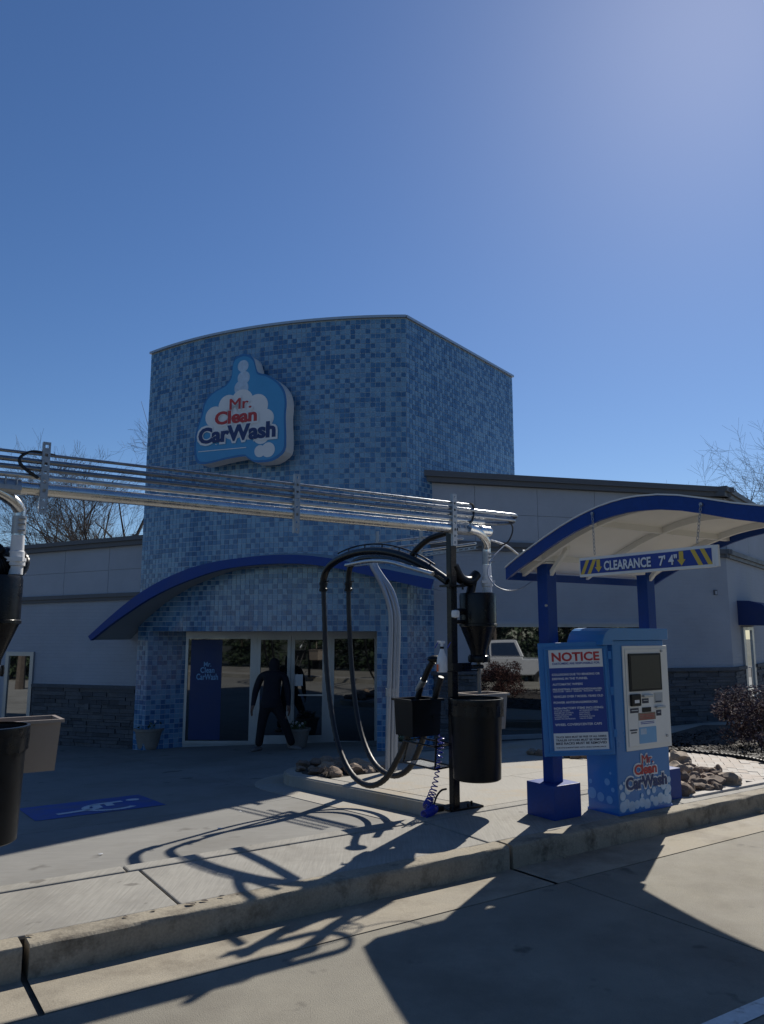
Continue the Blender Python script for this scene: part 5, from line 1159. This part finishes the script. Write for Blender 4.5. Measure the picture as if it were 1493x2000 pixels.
for u, dist in ((-20, 44), (25, 41), (60, 46), (100, 42), (-60, 42)):
    q = mirror_pt(u, dist, Q1, OQ); c = copy_tree(p0_); c.location = (q.x, q.y, -.7); c.scale = (.9, .9, .85); c.rotation_euler = (0, 0, u)
q = mirror_pt(48, 34, Q1, OQ); c = copy_tree(bt0); c.location = (q.x, q.y, -.7)
for u, dist in ((930, 58), (975, 63), (1015, 57), (1060, 62), (1105, 58), (1150, 62), (1195, 57), (1240, 61), (1285, 58)):
    q = mirror_pt(u, dist, W1, ON); c = copy_tree(p0_); c.location = (q.x, q.y, -1.9); s_ = r.uniform(.9, 1.2); c.scale = (s_, s_, s_); c.rotation_euler = (0, 0, u)
# ================================================================== PICKUP mirrored in the window
def reflect(p): d = (p - W1).dot(ON); return p - ON * (2 * d)
vp = V(((966 - CX) / 1518 * 31, 31, 0)); tp_ = reflect(vp); tp_.z = 0; tz = .145 * (LN(tp_).y + 1.2) - .03; tp_.z = max(-2., tz)
vd = V((-1, .05, 0)); td = (reflect(vp + vd) - reflect(vp)); td.z = 0; td = td.normalized(); tl_ = td.cross(Z)
def TT(a_, b_, c_): return tp_ + td * a_ + tl_ * b_ + Z * c_
truck = thing('pickup_truck', tp_, 'white crew cab pickup parked across the lane, mirrored in the big window', 'truck')
def loft(b, secs):
    R3 = [[b.p(*TTp(q)) for q in s_] for s_ in secs]
    for A_, B_ in zip(R3, R3[1:]):
        for k in range(len(A_)): b.face(A_[k], A_[(k + 1) % len(A_)], B_[(k + 1) % len(B_)], B_[k])
    b.face(*R3[0][::-1]); b.face(*R3[-1])
def TTp(q): v = TT(*q); return (v.x, v.y, v.z)
low = [(2.85, .62), (2.9, 1.0), (2.75, 1.12), (1.35, 1.22), (-.95, 1.25), (-.96, 1.18), (-2.85, 1.18), (-2.9, .6), (2.5, .5)]
b = MB(TT); 
def sideprism(b, pts, w0, w1=None):
    A_ = [b.p(x, -w0, z) for x, z in pts]; B_ = [b.p(x, w0, z) for x, z in pts]
    b.face(*A_); b.face(*B_[::-1])
    for k in range(len(pts)): b.face(A_[(k + 1) % len(pts)], A_[k], B_[k], B_[(k + 1) % len(pts)])
sideprism(b, low, .98); b.build('body', M['truck'], truck, bevel=.05)
cabp = [(1.40, 1.23), (.55, 1.86), (-.75, 1.9), (-1.0, 1.26)]
b = MB(TT); A_ = [b.p(x, -.94 + (.14 if z > 1.5 else 0), z) for x, z in cabp]; B_ = [b.p(x, .94 - (.14 if z > 1.5 else 0), z) for x, z in cabp]; b.face(*A_); b.face(*B_[::-1])
for k in range(4): b.face(A_[(k + 1) % 4], A_[k], B_[k], B_[(k + 1) % 4])
b.build('cab', M['truck'], truck, bevel=.03)
for sg in (-1, 1):
    for pts in ([(1.12, 1.30), (.52, 1.76), (.30, 1.78), (.30, 1.30)], [(.22, 1.30), (.22, 1.78), (-.66, 1.80), (-.86, 1.30)]):
        b = MB(TT); b.face(*[b.p(x, sg * (.955 - .14 * (z - 1.24) / .64), z) for x, z in pts]); b.build('window', M['screen'], truck)
for x in (1.85, -1.75):
    for sg in (-1, 1):
        b = MB(TT); c = TT(x, sg * .86, .40); b.tube([c - tl_ * .13, c + tl_ * .13], .40, 22); w_ = b.build('wheel', M['tyre'], truck); b = MB(TT); b.tube([c - tl_ * .135, c + tl_ * .135], .24, 16); b.build('rim', M['alu_dull'], w_)
for x, nm, m in ((2.88, 'headlight', 'pwhite'), (-2.9, 'tail_light', 'red')):
    for sg in (-1, 1): b = MB(TT); b.box(x - .03, x + .03, sg * .75 - .16, sg * .75 + .16, .86, 1.02); b.build(nm, M[m], truck)
# ================================================================== PERSON
g = PG(540, 1466); base = V((PG(527, 1466).x, PG(527, 1466).y, 0)); base.z = lotz(base)
per = thing('person', base, 'person in dark hooded top and dark trousers stooping before the glass doors', 'person')
Jn = {}; ed = []; vs = []; rad_s = []
def jv(name, p, r, par=None):
    Jn[name] = len(vs); vs.append(V(p)); rad_s.append(r)
    if par: ed.append((Jn[par], Jn[name]))
jv('pelvis', (0, 0, .90), (.155, .115)); jv('waist', (.0, .03, 1.06), (.18, .13), 'pelvis'); jv('chest', (.005, .10, 1.26), (.205, .14), 'waist'); jv('upper', (.01, .15, 1.41), (.175, .12), 'chest'); jv('neck', (.015, .22, 1.46), (.058, .058), 'upper'); jv('jaw', (.02, .27, 1.52), (.072, .08), 'neck'); jv('head', (.025, .30, 1.60), (.078, .092), 'jaw'); jv('crown', (.025, .30, 1.67), (.055, .065), 'head')
for s_, sx in (('l', -1), ('r', 1)):
    jv(s_ + 'sh', (.01 + sx * .235, .15, 1.375), (.088, .088), 'upper'); jv(s_ + 'el', (sx * .315, .11, 1.10), (.07, .07), s_ + 'sh'); jv(s_ + 'wr', (sx * .34, .02, .86), (.047, .047), s_ + 'el'); jv(s_ + 'pa', (sx * .36, -.005, .775), (.040, .026), s_ + 'wr')
    for k, (dx_, ll) in enumerate(((-.027, .075), (-.009, .088), (.010, .084), (.028, .066))):
        jv(s_ + 'f%da' % k, (sx * .362 + dx_ * .3, -.01 + dx_, .725), (.0105, .0105), s_ + 'pa'); jv(s_ + 'f%db' % k, (sx * .357 + dx_ * .3, -.022 + dx_, .725 - ll * .55), (.0095, .0095), s_ + 'f%da' % k); jv(s_ + 'f%dc' % k, (sx * .347 + dx_ * .3, -.03 + dx_, .725 - ll), (.0085, .0085), s_ + 'f%db' % k)
    jv(s_ + 'ta', (sx * .335, -.045, .785), (.0125, .0125), s_ + 'pa'); jv(s_ + 'tb', (sx * .33, -.065, .735), (.0105, .0105), s_ + 'ta')
legs = {'l': ((-.10, 0, .84), (-.165, -.02, .46), (-.215, .0, .07)), 'r': ((.11, 0, .84), (.285, .0, .48), (.43, .06, .08))}
for s_, (h, k, a_) in legs.items():
    jv(s_ + 'hip', h, (.118, .125), 'pelvis'); jv(s_ + 'kn', k, (.09, .092), s_ + 'hip'); jv(s_ + 'cf', tuple(V(k).lerp(V(a_), .35)), (.082, .086), s_ + 'kn'); jv(s_ + 'an', a_, (.075, .08), s_ + 'cf')
me = bpy.data.meshes.new('body'); me.from_pydata([tuple(q) for q in vs], ed, []); ob = bpy.data.objects.new('body_src', me); COL.objects.link(ob)
sk = ob.modifiers.new('skin', 'SKIN'); ss = ob.modifiers.new('sub', 'SUBSURF'); ss.levels = 2; ss.render_levels = 2; sk.use_smooth_shade = True
for v_, r2 in zip(me.skin_vertices[0].data, rad_s): v_.radius = r2
me.skin_vertices[0].data[0].use_root = True
bpy.context.view_layer.update(); mm = bpy.data.meshes.new_from_object(ob.evaluated_get(bpy.context.evaluated_depsgraph_get())); bpy.data.objects.remove(ob)
mm.name = 'body'; mm.materials.clear()
for m in ('hoodie', 'pants', 'skin'): mm.materials.append(M[m])
for p_ in mm.polygons:
    c = p_.center; arm = abs(c.x) > .27 and c.z > .6
    p_.material_index = 2 if (c.z > 1.49 or (abs(c.x) > .30 and c.z < .84 and c.z > .58)) else (1 if c.z < .93 and not (abs(c.x) > .27 and c.z > .6) else 0); p_.use_smooth = True
bo = bpy.data.objects.new('body', mm); COL.objects.link(bo); bo.parent = per; ROOT[bo.name] = base
b = MB(); b.lathe([(.135, 1.41), (.125, 1.46), (.118, 1.52), (.122, 1.58), (.115, 1.65), (.088, 1.70), (.04, 1.73), (.005, 1.735)], base + V((.022, .255, 0)), 16, cap=False, sx=.88); b.build('hood', M['hoodie'], per, smooth=True)
b = MB(); q = base + V((.025, .375, 1.58)); b.ball(q + V((0, .0, -.01)), (.018, .03, .022), 8, 6)
for sg in (-1, 1): b.ball(q + V((.03 * sg, -.005, .03)), .011, 8, 6)
b.ball(q + V((0, -.005, -.05)), (.028, .012, .008), 8, 6); b.build('face', M['skin'], per, smooth=True)
b = MB(); b.lathe([(.178, .80), (.185, .83), (.186, .9), (.172, .96)], base + V((0, .0, 0)), 20, cap=False, sx=1.02, sy=.8); b.build('hem', M['hoodie'], per, smooth=True)
for s_, (a_, d) in {'l': ((-.215, 0, 0), V((-.6, -.8, 0))), 'r': ((.43, .06, 0), V((.92, -.38, 0)))}.items():
    a0 = base + V(a_); d = d.normalized(); zo = -.015 if s_ == 'l' else .0
    b = MB(); b.tube([a0 - d * .075 + Z * (.04 + zo), a0 + Z * (.055 + zo), a0 + d * .1 + Z * (.045 + zo), a0 + d * .17 + Z * (.035 + zo), a0 + d * .2 + Z * (.03 + zo)], [.03, .05, .047, .038, .018], 12); b.build('shoe', M['shoe'], per, smooth=True)
# ================================================================== SMALL LITTER
def scrap(name, p, s_, m, label, cat, group, seed):
    q_ = random.Random(seed); b = MB(); n_ = 7; c = b.p(p + Z * (s_ * .25)); ring = [b.p(p + V((s_ * q_.uniform(.5, 1.1) * math.cos(6.283 * k / n_), s_ * .6 * q_.uniform(.5, 1.1) * math.sin(6.283 * k / n_), q_.uniform(.002, s_ * .35)))) for k in range(n_)]
    for k in range(n_): b.face(c, ring[k], ring[(k + 1) % n_])
    tag(b.build(name, m, at=p), label, cat, group)
for k, (u, v, s_) in enumerate(((371, 1767, .035), (380, 1764, .02), (398, 1760, .028), (300, 1779, .02), (245, 1791, .022), (432, 1752, .024), (58, 1829, .024), (465, 1746, .014))):
    scrap('dry_leaf', PZ(u, v, .155), s_, M['bark'] if k % 2 == 0 else M['mulch'], 'curled dark dry leaf lying on the kerb top', 'leaf', 'dry leaves along the kerb', k)
for k, (u, v, s_) in enumerate(((428, 1619, .03), (197, 1669, .03), (470, 1585, .02))):
    scrap('paper_scrap', PG(u, v, .003), s_, M['pvc'], 'tiny white paper scrap on the sunlit parking concrete', 'litter', 'paper scraps on the parking concrete', 20 + k)
rl_ = random.Random(2)
for (u, v, on, sz) in ((1487, 1588, 'k', .03), (1102, 1677, 'k', .014)):
    p = PZ(u, v, .0); b = MB(); b.obox(p + Z * .002, L * sz * 1.6, N * sz, Z * sz * .7); tag(b.build('concrete_chip', M['kerb'], at=p), 'small broken concrete chip lying in the gutter', 'chip', 'concrete chips in the gutter')
